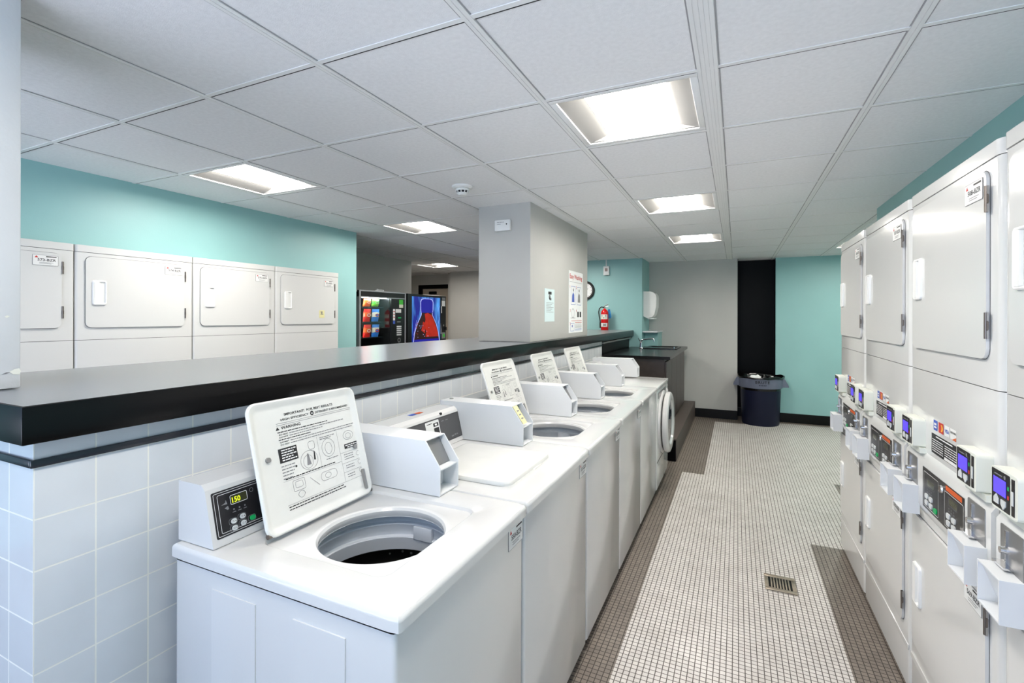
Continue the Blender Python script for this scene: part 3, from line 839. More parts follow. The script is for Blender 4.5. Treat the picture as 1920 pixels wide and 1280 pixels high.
top_washer(-0.460, 0.193, 'nearest white top-loading washer, lid up, display lit, printed instructions on the lid', 'open', '550-BZR', coin0=0.578, tilt=15, side=True)
top_washer(0.197, 0.921, 'white top-loading washer with its lid shut and a grey control panel', 'closed', '551-BZR', coin0=0.612, panel='grey', c0=0.05, tagged=True)
top_washer(0.925, 1.616, 'white open-lid washer next to the shut-lid washer, yellow-tagged box before it', 'open', '552-BZR', tilt=19, c0=0.05)
top_washer(1.620, 2.308, 'white open-lid washer third from the far end of the row', 'open', '553-BZR', tilt=19, c0=0.05)
top_washer(2.312, 3.040, 'white open-lid washer beside the front-loading washer', 'open', tilt=19, c0=0.05, coin0=0.62)

# ------------------------------------------------------------------ front-load washer
def front_washer(ya, yb):
    w = yb - ya; n = -w / 2
    t = thing('front_load_washer', 'white front-loading washer with a round bulging door at the row end', 'washing machine', (-0.875, (ya + yb) / 2, 0))
    b = B(); b.box(-0.36, 0.372, n + 0.004, -n - 0.004, 0.05, 0.905, ENAMEL, 0.012, 3)
    b.box(0.3705, 0.3735, n + .015, -n - .015, 0.285, 0.290, DARKGAP)
    b.build('cabinet', t)
    b = B(); b.box(-0.37, 0.375, n, -n, 0.909, 0.942, ENAMEL, 0.009, 3); b.build('top_deck', t)
    k = B(); k.box(-0.33, 0.34, n + 0.02, -n - 0.02, 0.018, 0.05, BLACKPAINT)
    for x in (-0.31, 0.31):
        for y in (n + 0.05, -n - 0.05):
            k.cyl((x, y, 0), (x, y, 0.022), 0.022, 0.018, RUBBER, 12)
    k.build('toe_base', t)
    fr = Fr((0.372, 0, 0), (0, 1, 0), (0, 0, 1))
    c = fr.p(-0.01, 0.585, 0)
    r = B(); r.lathe([(0.285, 0.0), (0.285, 0.012), (0.275, 0.018), (0.245, 0.018), (0.235, 0.010), (0.235, 0.0)], c, ENAMEL, 56, fr); r.build('door_bezel', t)
    r = B(); r.lathe([(0.238, 0.008), (0.243, 0.026)], c, DARKGAP, 56, fr); r.build('door_gap_ring', t)  # dark ring filling the gap between bezel and door
    d = B(); d.lathe([(0.20, 0.028), (0.262, 0.028), (0.272, 0.036), (0.275, 0.056), (0.268, 0.072), (0.248, 0.080), (0.205, 0.076), (0.190, 0.062)], c, ENAMEL, 56, fr, caps=(True, False))
    D = d.build('door', t, label='round white door')
    g = B(); g.lathe([(0.189, 0.063), (0.12, 0.070), (0.0005, 0.073)], c, mat('door_glass_dark', (70, 76, 88), 0.05, coat=0.5), 48, fr); g.build('door_glass', D)
    h = B(); h.box(0.372, 0.386, c.y + .225, c.y + .262, .70, .86, ENAMEL, .005); h.box(0.386, 0.392, c.y + .225, c.y + .235, .71, .85, ENAMEL, .002); h.build('dispenser_handle', t)
    p = B(); p.prism(rrect(-0.30, 0.18, 0.835, 0.885, .006, 3), fr, 0.0002, 0.003, PANELGRY)
    p.outline(-0.29, 0.17, 0.84, 0.88, .004, .0012, fr, .0034, PRINTW)
    p.build('control_panel', t)
    k = B(); k.prism([(-0.368, 0.944), (-0.226, 0.944), (-0.262, 1.080), (-0.278, 1.092), (-0.368, 1.092)], XZ, -(-n - .105), -(n + .05), ENAMEL, .007, 3); k.build('console', t)
    coin_box(t, n + 0.60, n + 0.718)
front_washer(3.046, 3.775)

# ------------------------------------------------------------------ stacked dryers
def stacked_dryer(label, loc, rz, w, top, nums, full, group, logos=True, zb=0.0, mid=1.359, zd=1.437, cr=.024):
    t = thing('stacked_dryer', label, 'dryer', loc, rz, group)
    D = 0.34
    fr = Fr((-D, w / 2, 0), (0, -1, 0), (0, 0, 1))           # front face, a runs to the viewer's right
    k = w / 0.73
    dz = top - 2.005
    c = B()
    c.prism(rrect(-D, D, -w / 2 + .001, w / 2 - .001, cr, 6), XY, zb + 0.022, mid - .001, DRYERW, 0.006, 2)
    c.prism(rrect(-D, D, -w / 2 + .001, w / 2 - .001, cr, 6), XY, mid + .0013, top - 0.0425, DRYERW, 0.006, 2)
    c.box(-D + .010, D - .01, -w / 2 + .012, w / 2 - .012, mid - .01, mid + .01, DARKGAP); c.box(-D + .010, D - .01, -w / 2 + .012, w / 2 - .012, top - .06, top - .03, DARKGAP)
    c.box(-D + .02, D - .01, -w / 2 + .02, w / 2 - .02, zb, zb + 0.03, BLACKPAINT)
    c.prism(rrect(.014, w - .014, .255, .275, .004, 2), fr, -.001, .003, DRYERW, .0025, 2)
    c.build('cabinet', t)
    b = B(); b.prism(rrect(-D - .003, D, -w / 2 + .0005, w / 2 - .0005, cr + .002, 6), XY, top - .0405, top, DRYERW, 0.006, 3); b.build('top_cap', t)
    def door(z0, z1, num, sz):
        a0, a1 = .052 * k, w - .066 * k
        f = B(); f.ring(rrect(a0 - .0025, a1 + .0025, z0 - .0025, z1 + .0025, .032, 6), rrect(a0 + .002, a1 - .002, z0 + .002, z1 - .002, .030, 6), fr, .0006, SEAM)
        f.prism(rrect(a0, a1, z0, z1, .030, 6), fr, 0.0, .0085, DRYERW, .004, 3)
        d = f.build('door', t)
        h = B(); ha, hb, h0, h1 = a0 + .030, a0 + .105, (z0 + z1) / 2 - .078 + .0, (z0 + z1) / 2 + .072
        rows = [[fr.p(x, y, q) for x, y in rrect(ha + i, hb - i, h0 + i, h1 - i, r, 4)] for i, q, r in ((0, .008, .012), (.002, .0155, .012), (.005, .017, .010), (.008, .0165, .008), (.011, .0088, .006))]
        h.loops(rows, ENAMEL2, caps=(False, True))
        h.prism(rrect(ha + .009, ha + .036, h0 + .009, h1 - .009, .004, 3), fr, .006, .0168, ENAMEL2, .002, 2)
        h.build('handle', d)
        for zz in (z0 + .055, z1 - .115):
            g = B()
            g.cyl(fr.p(a1 + .004, zz, .010), fr.p(a1 + .004, zz + .07, .010), .0042, .0042, IRON, 10)
            for q in range(3):
                g.prism([(a1 - .001, zz + .024 * q), (a1 + .010, zz + .024 * q), (a1 + .010, zz + .022 + .024 * q), (a1 - .001, zz + .022 + .024 * q)], fr, .006, .0105, IRON if q % 2 else STEEL)
            g.build('hinge', d)
        if num:
            id_sticker(num, fr, a1 - .128, sz, .112, .058, d, .0092)
        return d
    du = door(zd, 1.940 + dz, nums[0], 1.866 + dz)
    door(0.335, 0.822, nums[1], 0.738)
    if not full:
        return t, fr, du
    # control fascia
    f = B()
    prof = [(0.0, 1.072), (0.0, 0.858), (0.006, 0.862), (0.016, 0.885), (0.016, 1.046)]
    rows = []
    for a in (0.012, w - 0.012):
        rows.append([fr.p(a, z, d) for d, z in prof])
    f.loops(rows, DRYERW, caps=(True, True))
    f.build('control_fascia', t)
    F = 0.016
    p = B(); pa = .205 * k; pb = .555 * k
    p.prism([(pa, .893), (pb, .893), (pb, 1.030), (pa, 1.030)], fr, F - .001, F + .0015, PANELBLK)
    e = F + .002
    for (u0, u1, ang) in ((pa + .012, pa + .145, 1), (pa + .195, pa + .335, 0)):
        p.outline(u0, u1, .900, 1.018 if ang else 1.008, .006, .0016, fr, e, PRINTW)
        p.flat(rrect(u0 + .035, u0 + .095, .975, .996, .003, 3), fr, e, DISPBG)
        p.outline(u0 + .032, u0 + .098, .972, .999, .003, .0012, fr, e + .0002, PRINTG)
        for i in range(3):
            p.flat(circ(u0 + .035 + .018 * i, .962, .0028, 8), fr, e, PRINTG); bar(p, fr, u0 + .030 + .018 * i, u0 + .041 + .018 * i, .952, .003, PRINTG, e)
    P = p.build('control_panel', t, False)
    for (u, v, m) in ((.030, .930, BTNW), (.030, .908, BTNW), (.068, .930, BTNW), (.068, .908, BTNW), (.108, .906, BTNG), (.215, .930, BTNW), (.215, .908, BTNW), (.255, .930, BTNW), (.255, .908, BTNW)):
        B().prism(rrect(pa + u, pa + u + .026, v, v + .016, .006, 4), fr, F + .001, F + .005, m).build('button', P, label='green start button' if m is BTNG else None)
    s = B(); s.cyl(fr.p(pa + .168, 1.002, F), fr.p(pa + .168, 1.002, F + .006), .014, .012, CHROME, 16); s.build('key_lock', P)
    s = B(); s.flat([(pa + .205, 1.012), (pa + .325, 1.012), (pa + .325, 1.027), (pa + .205, 1.027)], fr, e, PRINTO); s.build('orange_label', P, False)
    # card readers
    for ra in (.040 * k, w - .170 * k):
        r = B(); rw = .125
        r.prism(rrect(ra, ra + rw, 1.086, 1.186, .010, 4), fr, 0.0, .036, READER, .004, 2)
        r.prism([(ra + .01, 1.068), (ra + rw + .012, 1.068), (ra + rw + .012, 1.086), (ra + .01, 1.086)], fr, .0, .02, READER, .003, 2)
        R = r.build('card_reader', t)
        q = B(); q.flat(rrect(ra + .004, ra + .092, 1.091, 1.181, .004, 3), fr, .0365, PANELBLK)
        bar(q, fr, ra + .020, ra + .056, 1.169, .003, PRINTG, .037); q.flat(circ(ra + .068, 1.171, .005, 12), fr, .037, PRINTG)
        q.flat(rrect(ra + .080, ra + .088, 1.145, 1.155, .002, 2), fr, .037, BTNG); q.flat(rrect(ra + .080, ra + .088, 1.124, 1.134, .002, 2), fr, .037, PRINTR)
        q.build('reader_face', R, False)
        q = B(); q.flat([(ra + .014, 1.124), (ra + .074, 1.124), (ra + .074, 1.163), (ra + .014, 1.163)], fr, .0372, LCD); q.build('screen', R, False)
        for i, s in ((0, 1), (1, -1)):
            x = ra + .018 + .034 * i; y = 1.108
            B().prism([(x, y - .008 * s), (x + .022, y - .008 * s), (x + .022, y + .004 * s), (x + .011, y + .014 * s), (x, y + .004 * s)], fr, .036, .0385, BTNW).build('arrow_button', R)
        q = B(); q.prism([(ra + .100, 1.094), (ra + .112, 1.094), (ra + .112, 1.178), (ra + .100, 1.178)], fr, .0355, .0375, PANELBLK); q.prism([(ra + .102, 1.118), (ra + .110, 1.118), (ra + .110, 1.150), (ra + .102, 1.150)], fr, .037, .0385, BTNW)
        q.build('card_slot', R)
    # payment decals
    if logos:
        q = B(); z = 1.168; a = .250 * k
        q.flat([(a, z), (a + .034, z), (a + .034, z + .034), (a, z + .034)], fr, .0008, PRINTBL); bar(q, fr, a + .006, a + .028, z + .018, .007, PRINTW, .0012); bar(q, fr, a + .006, a + .028, z + .008, .006, PRINTW, .0012)
        q.flat([(a + .044, z), (a + .086, z), (a + .086, z + .034), (a + .044, z + .034)], fr, .0008, PRINTR)
        q.flat(circ(a + .058, z + .017, .012, 14), fr, .0012, PRINTR); q.flat(circ(a + .070, z + .017, .012, 14), fr, .0011, mat('card_amber', (235, 170, 50), 0.5))
        q.flat([(a + .094, z), (a + .134, z), (a + .134, z + .034), (a + .094, z + .034)], fr, .0006, STICKER); q.text('VISA', fr, a + .114, z + .011, .016, PRINTBL, 'C', True, .001, .034)
        q.flat([(a + .140, z), (a + .186, z), (a + .186, z + .034), (a + .140, z + .034)], fr, .0006, STICKER); q.text('DISCOVER', fr, a + .163, z + .019, .009, PRINTB, 'C', True, .001, .042)
        q.flat([(a + .155, z), (a + .186, z), (a + .186, z + .012)], fr, .001, PRINTO)
        q.build('card_logos', t, False)
    q = B(); a = .232 * k; z = 1.088; bw = .225 * k
    q.prism([(a, z), (a + bw, z), (a + bw, z + .066), (a, z + .066)], fr, .0, .001, PRINTB)
    rr = random.Random(11)
    bar(q, fr, a + .04, a + bw - .04, z + .058, .004, PRINTW, .0014)
    for i in range(6):
        words(q, fr, a + .008, a + bw * .47, z + .046 - .0075 * i, .0028, PRINTW, .0014, rr); words(q, fr, a + bw * .53, a + bw - .010, z + .046 - .0075 * i, .0028, PRINTW, .0014, rr)
    q.flat([(a + bw * .52, z + .002), (a + bw - .004, z + .002), (a + bw - .004, z + .011), (a + bw * .52, z + .011)], fr, .0018, STICKER)
    q.build('payment_notice', t, False)
    # coin slots and coin boxes
    for ca in (.038 * k, w - .150 * k):
        q = B(); q.prism(rrect(ca, ca + .104, .938, 1.044, .005, 3), fr, F - .001, F + .002, PLATE)
        q.build('coin_slot_plate', t)
        s = B(); s.prism([(ca + .030, .955), (ca + .036, .955), (ca + .036, 1.035), (ca + .030, 1.035)], fr, F + .001, F + .006, CHROME)
        s.cyl(fr.p(ca + .033, .988, F + .002), fr.p(ca + .033, .988, F + .016), .010, .008, CHROME, 12)
        s.prism([(ca + .005, .950), (ca + .062, .950), (ca + .062, .955), (ca + .005, .955)], fr, F + .001, F + .020, CHROME)
        s.build('coin_slide', t)
        ba = ca + .0; bw = .112; z0, z1 = .842, .945; dp = .062
        s = B()
        s.prism([(ba, z0), (ba + .004, z0), (ba + .004, z1), (ba, z1)], fr, F - .004, dp, BOXW); s.prism([(ba + bw - .004, z0), (ba + bw, z0), (ba + bw, z1), (ba + bw - .004, z1)], fr, F - .004, dp, BOXW, .001, 1)
        s.prism([(ba + .0041, z1 - .004), (ba + bw - .0041, z1 - .004), (ba + bw - .0041, z1 - .0002), (ba + .0041, z1 - .0002)], fr, F - .004, dp - .0005, BOXW)
        s.prism([(ba + .0041, z0 + .0002), (ba + bw - .0041, z0 + .0002), (ba + bw - .0041, z0 + .004), (ba + .0041, z0 + .004)], fr, F - .004, dp - .0005, BOXW)
        rows = [[fr.p(ba + .004, z1 - .004, dp - .006), fr.p(ba + bw - .004, z1 - .004, dp - .006)], [fr.p(ba + .004, z0 + .022, F + .012), fr.p(ba + bw - .004, z0 + .022, F + .012)]]
        s.loops(rows, BOXW, close=False)
        s.build('coin_box', t)
    return t, fr, du

GR = 'tall stacked dryers along the aisle'
KS = 1.0573
XR = 0.76 + 0.34 * KS
for ya, yb, lab, nums in ((-0.345, 0.390, 'tall stacked dryer cut off by the picture edge', ('509-BZR', '568-BZR')),
                          (0.394, 1.098, 'tall stacked dryer with the largest glossy doors in full view', ('508-BZR', '569-BZR')),
                          (1.102, 1.822, 'tall stacked dryer in the middle of the three whole ones', ('507-BZR', '570-BZR')),
                          (1.826, 2.470, 'tall stacked dryer at the far end, by the teal back wall', ('506-BZR', '571-BZR'))):
    t, fr, du = stacked_dryer(lab, (XR, (-1.2371 + ((ya + yb) / 2 + 1.2371) * KS), -0.0887), 0.0, yb - ya, 2.008, nums, True, GR, zb=0.0840)
    t.scale = (KS, KS, KS)

GL = 'stacked dryers under the teal wall'
for q, (ya, yb, lab, nums) in enumerate(((-0.44, 0.240, 'stacked dryer half hidden by the chipped wall end', ('573-BZR', None)),
                          (0.244, 0.918, 'stacked dryer beside the half-hidden one under the teal wall', ('574-BZR', None)),
                          (0.922, 1.596, 'stacked dryer next to the yellow-noted one under the teal wall', ('575-BZR', None)),
                          (1.600, 2.310, 'stacked dryer with a yellow note on its door', ('576-BZR', None)))):
    t, fr, du = stacked_dryer(lab, (-3.40 - 0.34, (ya + yb) / 2, 0), pi, yb - ya, 1.968, nums, False, GL, mid=1.404, zd=1.478, cr=.012)
    if q == 3:
        s = B(); s.prism([(.46, 1.535), (.522, 1.535), (.522, 1.605), (.46, 1.605)], fr, .0092, .0100, YELLOWTAG)
        bar(s, fr, .474, .500, 1.585, .008, PRINTG, .0104); bar(s, fr, .474, .508, 1.565, .008, PRINTG, .0104); bar(s, fr, .484, .494, 1.573, .012, PRINTG, .0104)
        s.build('yellow_note', du, False, label='small yellow note')

# ------------------------------------------------------------------ sink corner
def build_sink():
    t = thing('sink_cabinet', 'dark wood sink cabinet with tall doors past the washers', 'cabinet', (-0.97, 5.5, 0.237))
    b = B(); b.prism([(-0.35, -1.03), (0.345, -1.03), (0.345, 1.04), (-0.19, 1.04), (-0.19, 0.64), (-0.35, 0.64)], XY, 0.001, 0.826, WENGE); b.build('carcass', t)
    fr = Fr((0.345, -1.03, 0), (0, 1, 0), (0, 0, 1))
    n = 4; W_ = 2.07 / n
    for i in range(n):
        D = B(); D.prism([(i * W_ + .004, .03), ((i + 1) * W_ - .004, .03), ((i + 1) * W_ - .004, .80), (i * W_ + .004, .80)], fr, .001, .020, WENGE, .002, 1)
        d = D.build('door', t)
    w = B()
    w.prism([(-1.332, 4.43), (-0.56, 4.43), (-0.56, 6.56), (-0.60, 6.60), (-1.0, 6.60), (-1.0, 6.34), (-1.165, 6.34), (-1.165, 6.145), (-1.332, 6.145)], XY, 1.066, 1.10, BLACKLAM, .006, 2)
    w.flat([(-1.326, 4.436), (-0.566, 4.436), (-0.566, 6.558), (-0.602, 6.594), (-0.994, 6.594), (-0.994, 6.334), (-1.159, 6.334), (-1.159, 6.139), (-1.326, 6.139)], XY, 1.1004, SINKLAM)
    tag(w.build('sink_worktop'), 'black laminate worktop on the dark sink cabinet', 'worktop')
    s = thing('sink', 'black drop-in sink set into the black worktop', 'sink', (-0.86, 6.02, 1.10))
    r = B(); x0, x1, y0, y1 = -.23, .23, -.30, .30
    def lo(i, z, rad):
        return [Vector((x, y, z)) for x, y in rrect(x0 + i, x1 - i, y0 + i, y1 - i, rad, 5)]
    r.loops([lo(0, .0005, .03), lo(.0, .010, .03), lo(.006, .014, .028), lo(.030, .013, .02), lo(.036, .006, .018), lo(.04, .002, .02)], mat('sink_black', (14, 14, 15), 0.25), caps=(False, True))
    r.build('basin', s)
    B().cyl((.19, -.24, .013), (.19, -.24, .034), .010, .009, CHROME, 12).build('strainer_knob', s)
    f = thing('faucet', 'chrome swing-spout faucet beside the black sink', 'faucet', (-1.13, 5.84, 1.10))
    b = B(); b.cyl((0, 0, 0.001), (0, 0, .012), .030, .026, CHROME, 20); b.cyl((0, 0, .012), (0, 0, .075), .019, .016, CHROME, 16); b.box(-.02, .02, -.055, .055, .001, .014, CHROME, .005); b.build('base', f)
    pts = [(0, 0, .07)] + [(0.005 + .03 * (1 - cos(a)), 0, .095 + .030 * sin(a)) for a in (0, .5, 1.0, 1.5)] + [(.09, 0, .135), (.145, 0, .142), (.172, 0, .138), (.182, 0, .122), (.183, 0, .098)]
    B().tube(pts, .0105, CHROME, 12).build('spout', f)
    h = B(); h.cyl((0, 0, .075), (0, 0, .09), .018, .014, CHROME, 14); h.tube([(0, 0, .085), (-.018, -.01, .115), (-.034, -.02, .148)], [.008, .007, .006], CHROME, 8); h.build('lever', f)
    # paper towel dispenser on the teal return wall
    d = thing('towel_dispenser', 'white curved paper towel dispenser on the teal wall corner', 'paper towel dispenser', (-1.168, 6.40, 1.53))
    prof = [(0.0, 0.03), (0.0, .41), (.10, .405), (.15, .39), (.185, .35), (.19, .30), (.185, .17), (.16, .06), (.13, .02), (.06, 0.0)]
    b = B(); b.prism(prof, XZ, -.14, .14, ENAMEL2, .010, 2); b.build('cover', d)
    b = B(); b.box(.06, .155, -.12, .12, -.012, .004, ENAMEL2, .003); b.build('outlet', d)
build_sink()

# ------------------------------------------------------------------ waste bin
def build_bin():
    P = (0.435, 6.69, 0)
    t = thing('waste_bin', 'navy round waste bin with a black bag lining its rim', 'waste bin', P)
    b = B(); b.lathe([(.001, .012), (.236, .012), (.240, .0), (.246, .02), (.266, .535), (.266, .60)], (0, 0, 0), BIN, 48); b.build('body', t)
    b = B(); b.lathe([(.267, .538), (.286, .536), (.291, .55), (.297, .66), (.300, .676), (.292, .682), (.282, .67), (.274, .60)], (0, 0, 0), BINBAND, 48)
    R = b.build('rim_band', t)
    s = B()
    # lettering wrapped on the rim band, facing the aisle
    for word, z, h, m, span in (('BRUTE', .612, .052, PRINTB, .66), ('.....', .575, .026, BIN, .34)):
        for i, ch in enumerate(word):
            a = radians(-90) + 0.06 + (i - (len(word) - 1) / 2) * span / len(word)
            rad = .2965 if z > .6 else .2945
            fr = Fr((rad * cos(a), rad * sin(a), z), (-sin(a), cos(a), 0), (cos(a) * .06, sin(a) * .06, 1))
            if word == 'BRUTE':
                s.text(ch, fr, 0, 0, h, m, 'C', True, .0012)
            else:
                bar(s, fr, -.006, .006, .004, .014, m, .0012)
    s.build('lettering', R, False)
    for sgn in (-1, 1):
        h = B(); x = sgn * .292
        h.loops([[Vector((x + sgn * dx, y, z)) for dx, y, z in ((-.01, -.075, zz), (ex, -.060, zz), (ex, .060, zz), (-.01, .075, zz))] for zz, ex in ((.668, .012), (.655, .022), (.585, .060), (.560, .068), (.548, .066))], BINBAND, caps=(True, True))
        h.build('handle', t)
    g = B(); rnd = random.Random(4); n = 64; rows = []
    ph = [rnd.uniform(0, 6) for _ in range(6)]
    def wob(a, amp):
        return amp * (sin(5 * a + ph[0]) + .7 * sin(9 * a + ph[1]) + .5 * sin(17 * a + ph[2])) / 2
    for r, z, am in ((.265, .50, .0), (.270, .60, .004), (.278, .67, .003), (.292, .694, .005), (.304, .693, .006), (.309, .683, .005), (.308, .672, .004)):
        rows.append([Vector(((r + wob(a, am)) * cos(a), (r + wob(a, am)) * sin(a), z + wob(a + 1, am * 1.2) + (.016 * max(0, sin(a * 2.5 + 1)) if .68 < z else 0))) for a in (2 * pi * k / n for k in range(n))])
    g.loops(rows, BAG)
    g.build('bag', t, label='black bin liner folded over the rim')
    c = B()
    for k in range(9):
        a = rnd.uniform(0, 6.28); r = rnd.uniform(.03, .20)
        p = Vector((r * cos(a), r * sin(a), .61)); q = rnd.uniform(.035, .06)
        ico = bmesh.new(); bmesh.ops.create_icosphere(ico, subdivisions=2, radius=q)
        for v in ico.verts:
            v.co = v.co * rnd.uniform(.75, 1.2) + p + Vector((0, 0, .05))
        c._join(ico, PAPER if k % 3 == 0 else BAG)
    c.lathe([(.0005, .56), (.262, .59)], (0, 0, 0), BAG, 32)
    o = c.build('litter', None); o.location = P; tag(o, 'crumpled litter inside the bagged waste bin', 'litter', kind='stuff')
build_bin()

# ------------------------------------------------------------------ fire extinguisher
def build_extinguisher():
    t = thing('fire_extinguisher', 'red fire extinguisher with black hose standing on the ledge end', 'fire extinguisher', (-1.70, 6.00, 1.3505))
    b = B(); b.lathe([(.001, .0), (.054, .0), (.056, .004), (.056, .255), (.053, .272), (.044, .292), (.030, .308), (.018, .316), (.016, .328), (.001, .33)], (0, 0, 0), REDP, 32); b.build('cylinder', t)
    b = B(); b.cyl((0, 0, .325), (0, 0, .352), .015, .015, STEEL, 14); b.build('valve', t)
    h = B(); h.tube([(-.01, 0, .345), (.03, -.005, .352), (.065, -.01, .360)], [.006, .006, .005], STEEL, 8); h.tube([(-.01, 0, .356), (.025, -.005, .378), (.06, -.012, .392)], [.006, .006, .005], STEEL, 8); h.build('lever', t)
    h = B(); h.tube([(-.012, 0, .340), (-.045, -.012, .352), (-.078, -.016, .325), (-.088, -.016, .27), (-.078, -.016, .20), (-.066, -.016, .14), (-.064, -.014, .11)], .0085, RUBBER, 10)
    h.tube([(-.064, -.014, .115), (-.063, -.014, .03)], .012, RUBBER, 10); h.build('hose', t)
    def band(z0, z1, m, name):
        s = B(); n = 14; rows = []
        for z in (z0, z1):
            rows.append([Vector((.0566 * cos(a), .0566 * sin(a), z)) for a in (radians(-150 + 120 * k / n) for k in range(n + 1))])
        s.loops(rows, m, close=False); return s
    s = band(.165, .235, STICKER, 'l')
    for i in range(3):
        for k in range(2):
            a = radians(-118 + 28 * i); f = Fr((.0572 * cos(a), .0572 * sin(a), .175 + .03 * k), (-sin(a), cos(a), 0), (0, 0, 1)); bar(s, f, -.009, .009, 0, .02, PRINTG if (i + k) % 2 else YELLOWTAG, 0.0004)
    s.build('label', t, True)
    s = band(.05, .108, STICKER, 'l'); a = radians(-80)
    f = Fr((.0575 * cos(a), .0575 * sin(a), .06), (-sin(a), cos(a), 0), (0, 0, 1)); s.text('30', f, 0, 0, .05, PRINTB, 'C', True, .0012)
    s.build('label', t, True)
    s = B(); s.prism([(-.028, 0), (.024, 0), (.034, .03), (.010, .14), (-.018, .14)], Fr((.058, .052, .175), (1, 0, 0), (.0, .05, 1)), 0, .003, BLUETAG); s.build('tag', t, label='blue inspection tag')
build_extinguisher()

# ------------------------------------------------------------------ small wall things
def small_things():
    c = thing('wall_clock', 'round black-rimmed wall clock half behind the column', 'clock', (-2.045, 6.148, 1.965))
    fr = Fr((0, 0, 0), (1, 0, 0), (0, 0, 1))
    B().lathe([(.115, .0), (.150, .0), (.150, .025), (.140, .035), (.118, .032), (.113, .018)], (0, 0, 0), RUBBER, 40, fr).build('rim', c)
    f = B(); f.flat(circ(0, 0, .1145, 40), fr, .014, PAPER)
    for k in range(12):
        a = pi / 6 * k; x, y = .098 * sin(a), .098 * cos(a); f.flat(circ(x, y, .005, 8), fr, .0146, PRINTB)
    f.build('dial', c, False)
    f = B()
    for a, l, w in ((radians(60), .055, .006), (radians(190), .085, .004)):
        d = Vector((sin(a), cos(a))); q = Vector((d.y, -d.x)) * w / 2
        f.flat([(-q.x, -q.y), (q.x, q.y), (d.x * l + q.x, d.y * l + q.y), (d.x * l - q.x, d.y * l - q.y)], fr, .0155, PRINTB)
    f.build('hands', c, False)
    c = thing('round_wall_fitting', 'small round black fitting on the hidden side of the column', 'round_fitting', (-1.782, 2.30, 2.275))  # small dark disc, its kind not known
    B().lathe([(.001, .03), (.040, .032), (.062, .022), (.068, .0)], (0, 0, 0), RUBBER, 32, Fr((0, 0, 0), (0, -1, 0), (0, 0, 1))).build('housing', c)
    B().lathe([(.001, .036), (.022, .034), (.024, .028)], (0, 0, 0), PLATE, 24, Fr((0, 0, 0), (0, -1, 0), (0, 0, 1))).build('dome', c)

    c = thing('motion_sensor', 'small white sensor box high on the grey column face', 'sensor', (-1.552, 2.188, 2.265))
    B().box(-.067, .067, -.032, .0, -.043, .043, ENAMEL2, .005).build('housing', c)
    q = B(); f = Fr((0, -.032, 0), (1, 0, 0), (0, 0, 1)); q.flat(circ(.038, .008, .006, 12), f, .0006, PRINTB); words(q, f, -.045, .02, .022, .004, PRINTG, .0006, random.Random(2)); words(q, f, -.045, -.01, .008, .003, PRINTG, .0006, random.Random(3))
    q.build('print', c, False)

    c = thing('alarm_box', 'small grey alarm box with a conduit on the teal wall', 'alarm', (-1.705, 6.148, 2.26))
    B().box(-.045, .045, -.04, .0, -.07, .07, ENAMEL2, .005).build('housing', c)
    B().cyl((-.005, -.014, .07), (-.005, -.014, .168), .010, .010, ENAMEL2, 10).build('conduit', c)
    q = B(); f = Fr((0, -.04, 0), (1, 0, 0), (0, 0, 1)); q.flat(rrect(-.022, .022, -.01, .04, .004, 3), f, .0006, mat('alarm_lens', (120, 95, 90), 0.3)); q.build('lens', c, False)

    c = thing('smoke_detector', 'white dome smoke detector on the ceiling before the column', 'smoke detector', (-1.574, 1.588, CEIL + 0.003))
    B().lathe([(.001, -.018), (.058, -.018), (.070, -.010), (.072, 0)], (0, 0, 0), ENAMEL2, 32).build('base', c)
    q = B(); q.lathe([(.001, -.062), (.024, -.062), (.034, -.052), (.036, -.046)], (0, 0, 0), ENAMEL2, 28); q.lathe([(.044, -.034), (.046, -.024), (.042, -.018)], (0, 0, 0), ENAMEL2, 28)
    for k in range(10):
        a = 2 * pi * k / 10; q.cyl((.036 * cos(a), .036 * sin(a), -.05), (.045 * cos(a), .045 * sin(a), -.024), .0035, .0035, ENAMEL2, 6)
    q.lathe([(.030, -.048), (.036, -.024)], (0, 0, 0), DARKGAP, 24)
    q.build('dome', c)

    # paper notice and poster on the column
    f = Fr((-1.3245, 0, 0), (0, 1, 0), (0, 0, 1)); rnd = random.Random(9)
    s = B(); s.prism([(2.492, 1.508), (2.728, 1.508), (2.728, 1.785), (2.492, 1.785)], f, .0005, .0015, PAPERB)
    s.flat([(2.575, 1.738), (2.655, 1.738), (2.655, 1.762), (2.575, 1.762)], f, .002, PRINTB); s.flat(circ(2.61, 1.715, .022, 14), f, .002, PRINTG); s.flat([(2.60, 1.69), (2.65, 1.69), (2.65, 1.71), (2.60, 1.71)], f, .002, PRINTG)
    for k in range(7):
        words(s, f, 2.53, 2.70 - .03 * (k % 3), 1.665 - .013 * k, .004, PRINTG, .002, rnd)
    tag(s.build('paper_notice', None, False), 'small pale blue paper notice taped to the grey column', 'notice')
    s = B(); s.prism([(3.122, 1.395), (3.578, 1.395), (3.578, 1.992), (3.122, 1.992)], f, .0005, .002, PAPER)
    s.text('Easy Washing', f, 3.35, 1.918, .062, PRINTR, 'C', True, .0026, .40)
    bar(s, f, 3.15, 3.55, 1.885, .003, PRINTG, .0026)
    def pic(a, z, w, h, dark):
        s.outline(a, a + w, z, z + h, .004, .004, f, .0026, PRINTBL)
        s.flat([(a + w * .2, z + h * .15), (a + w * .75, z + h * .15), (a + w * .7, z + h * .55), (a + w * .45, z + h * .7), (a + w * .25, z + h * .5)], f, .0027, PRINTBL if dark else PRINTG)
        s.flat(circ(a + w * .5, z + h * .8, w * .12, 10), f, .0027, PRINTG)
    pic(3.19, 1.665, .14, .18, True); pic(3.38, 1.665, .14, .18, False)
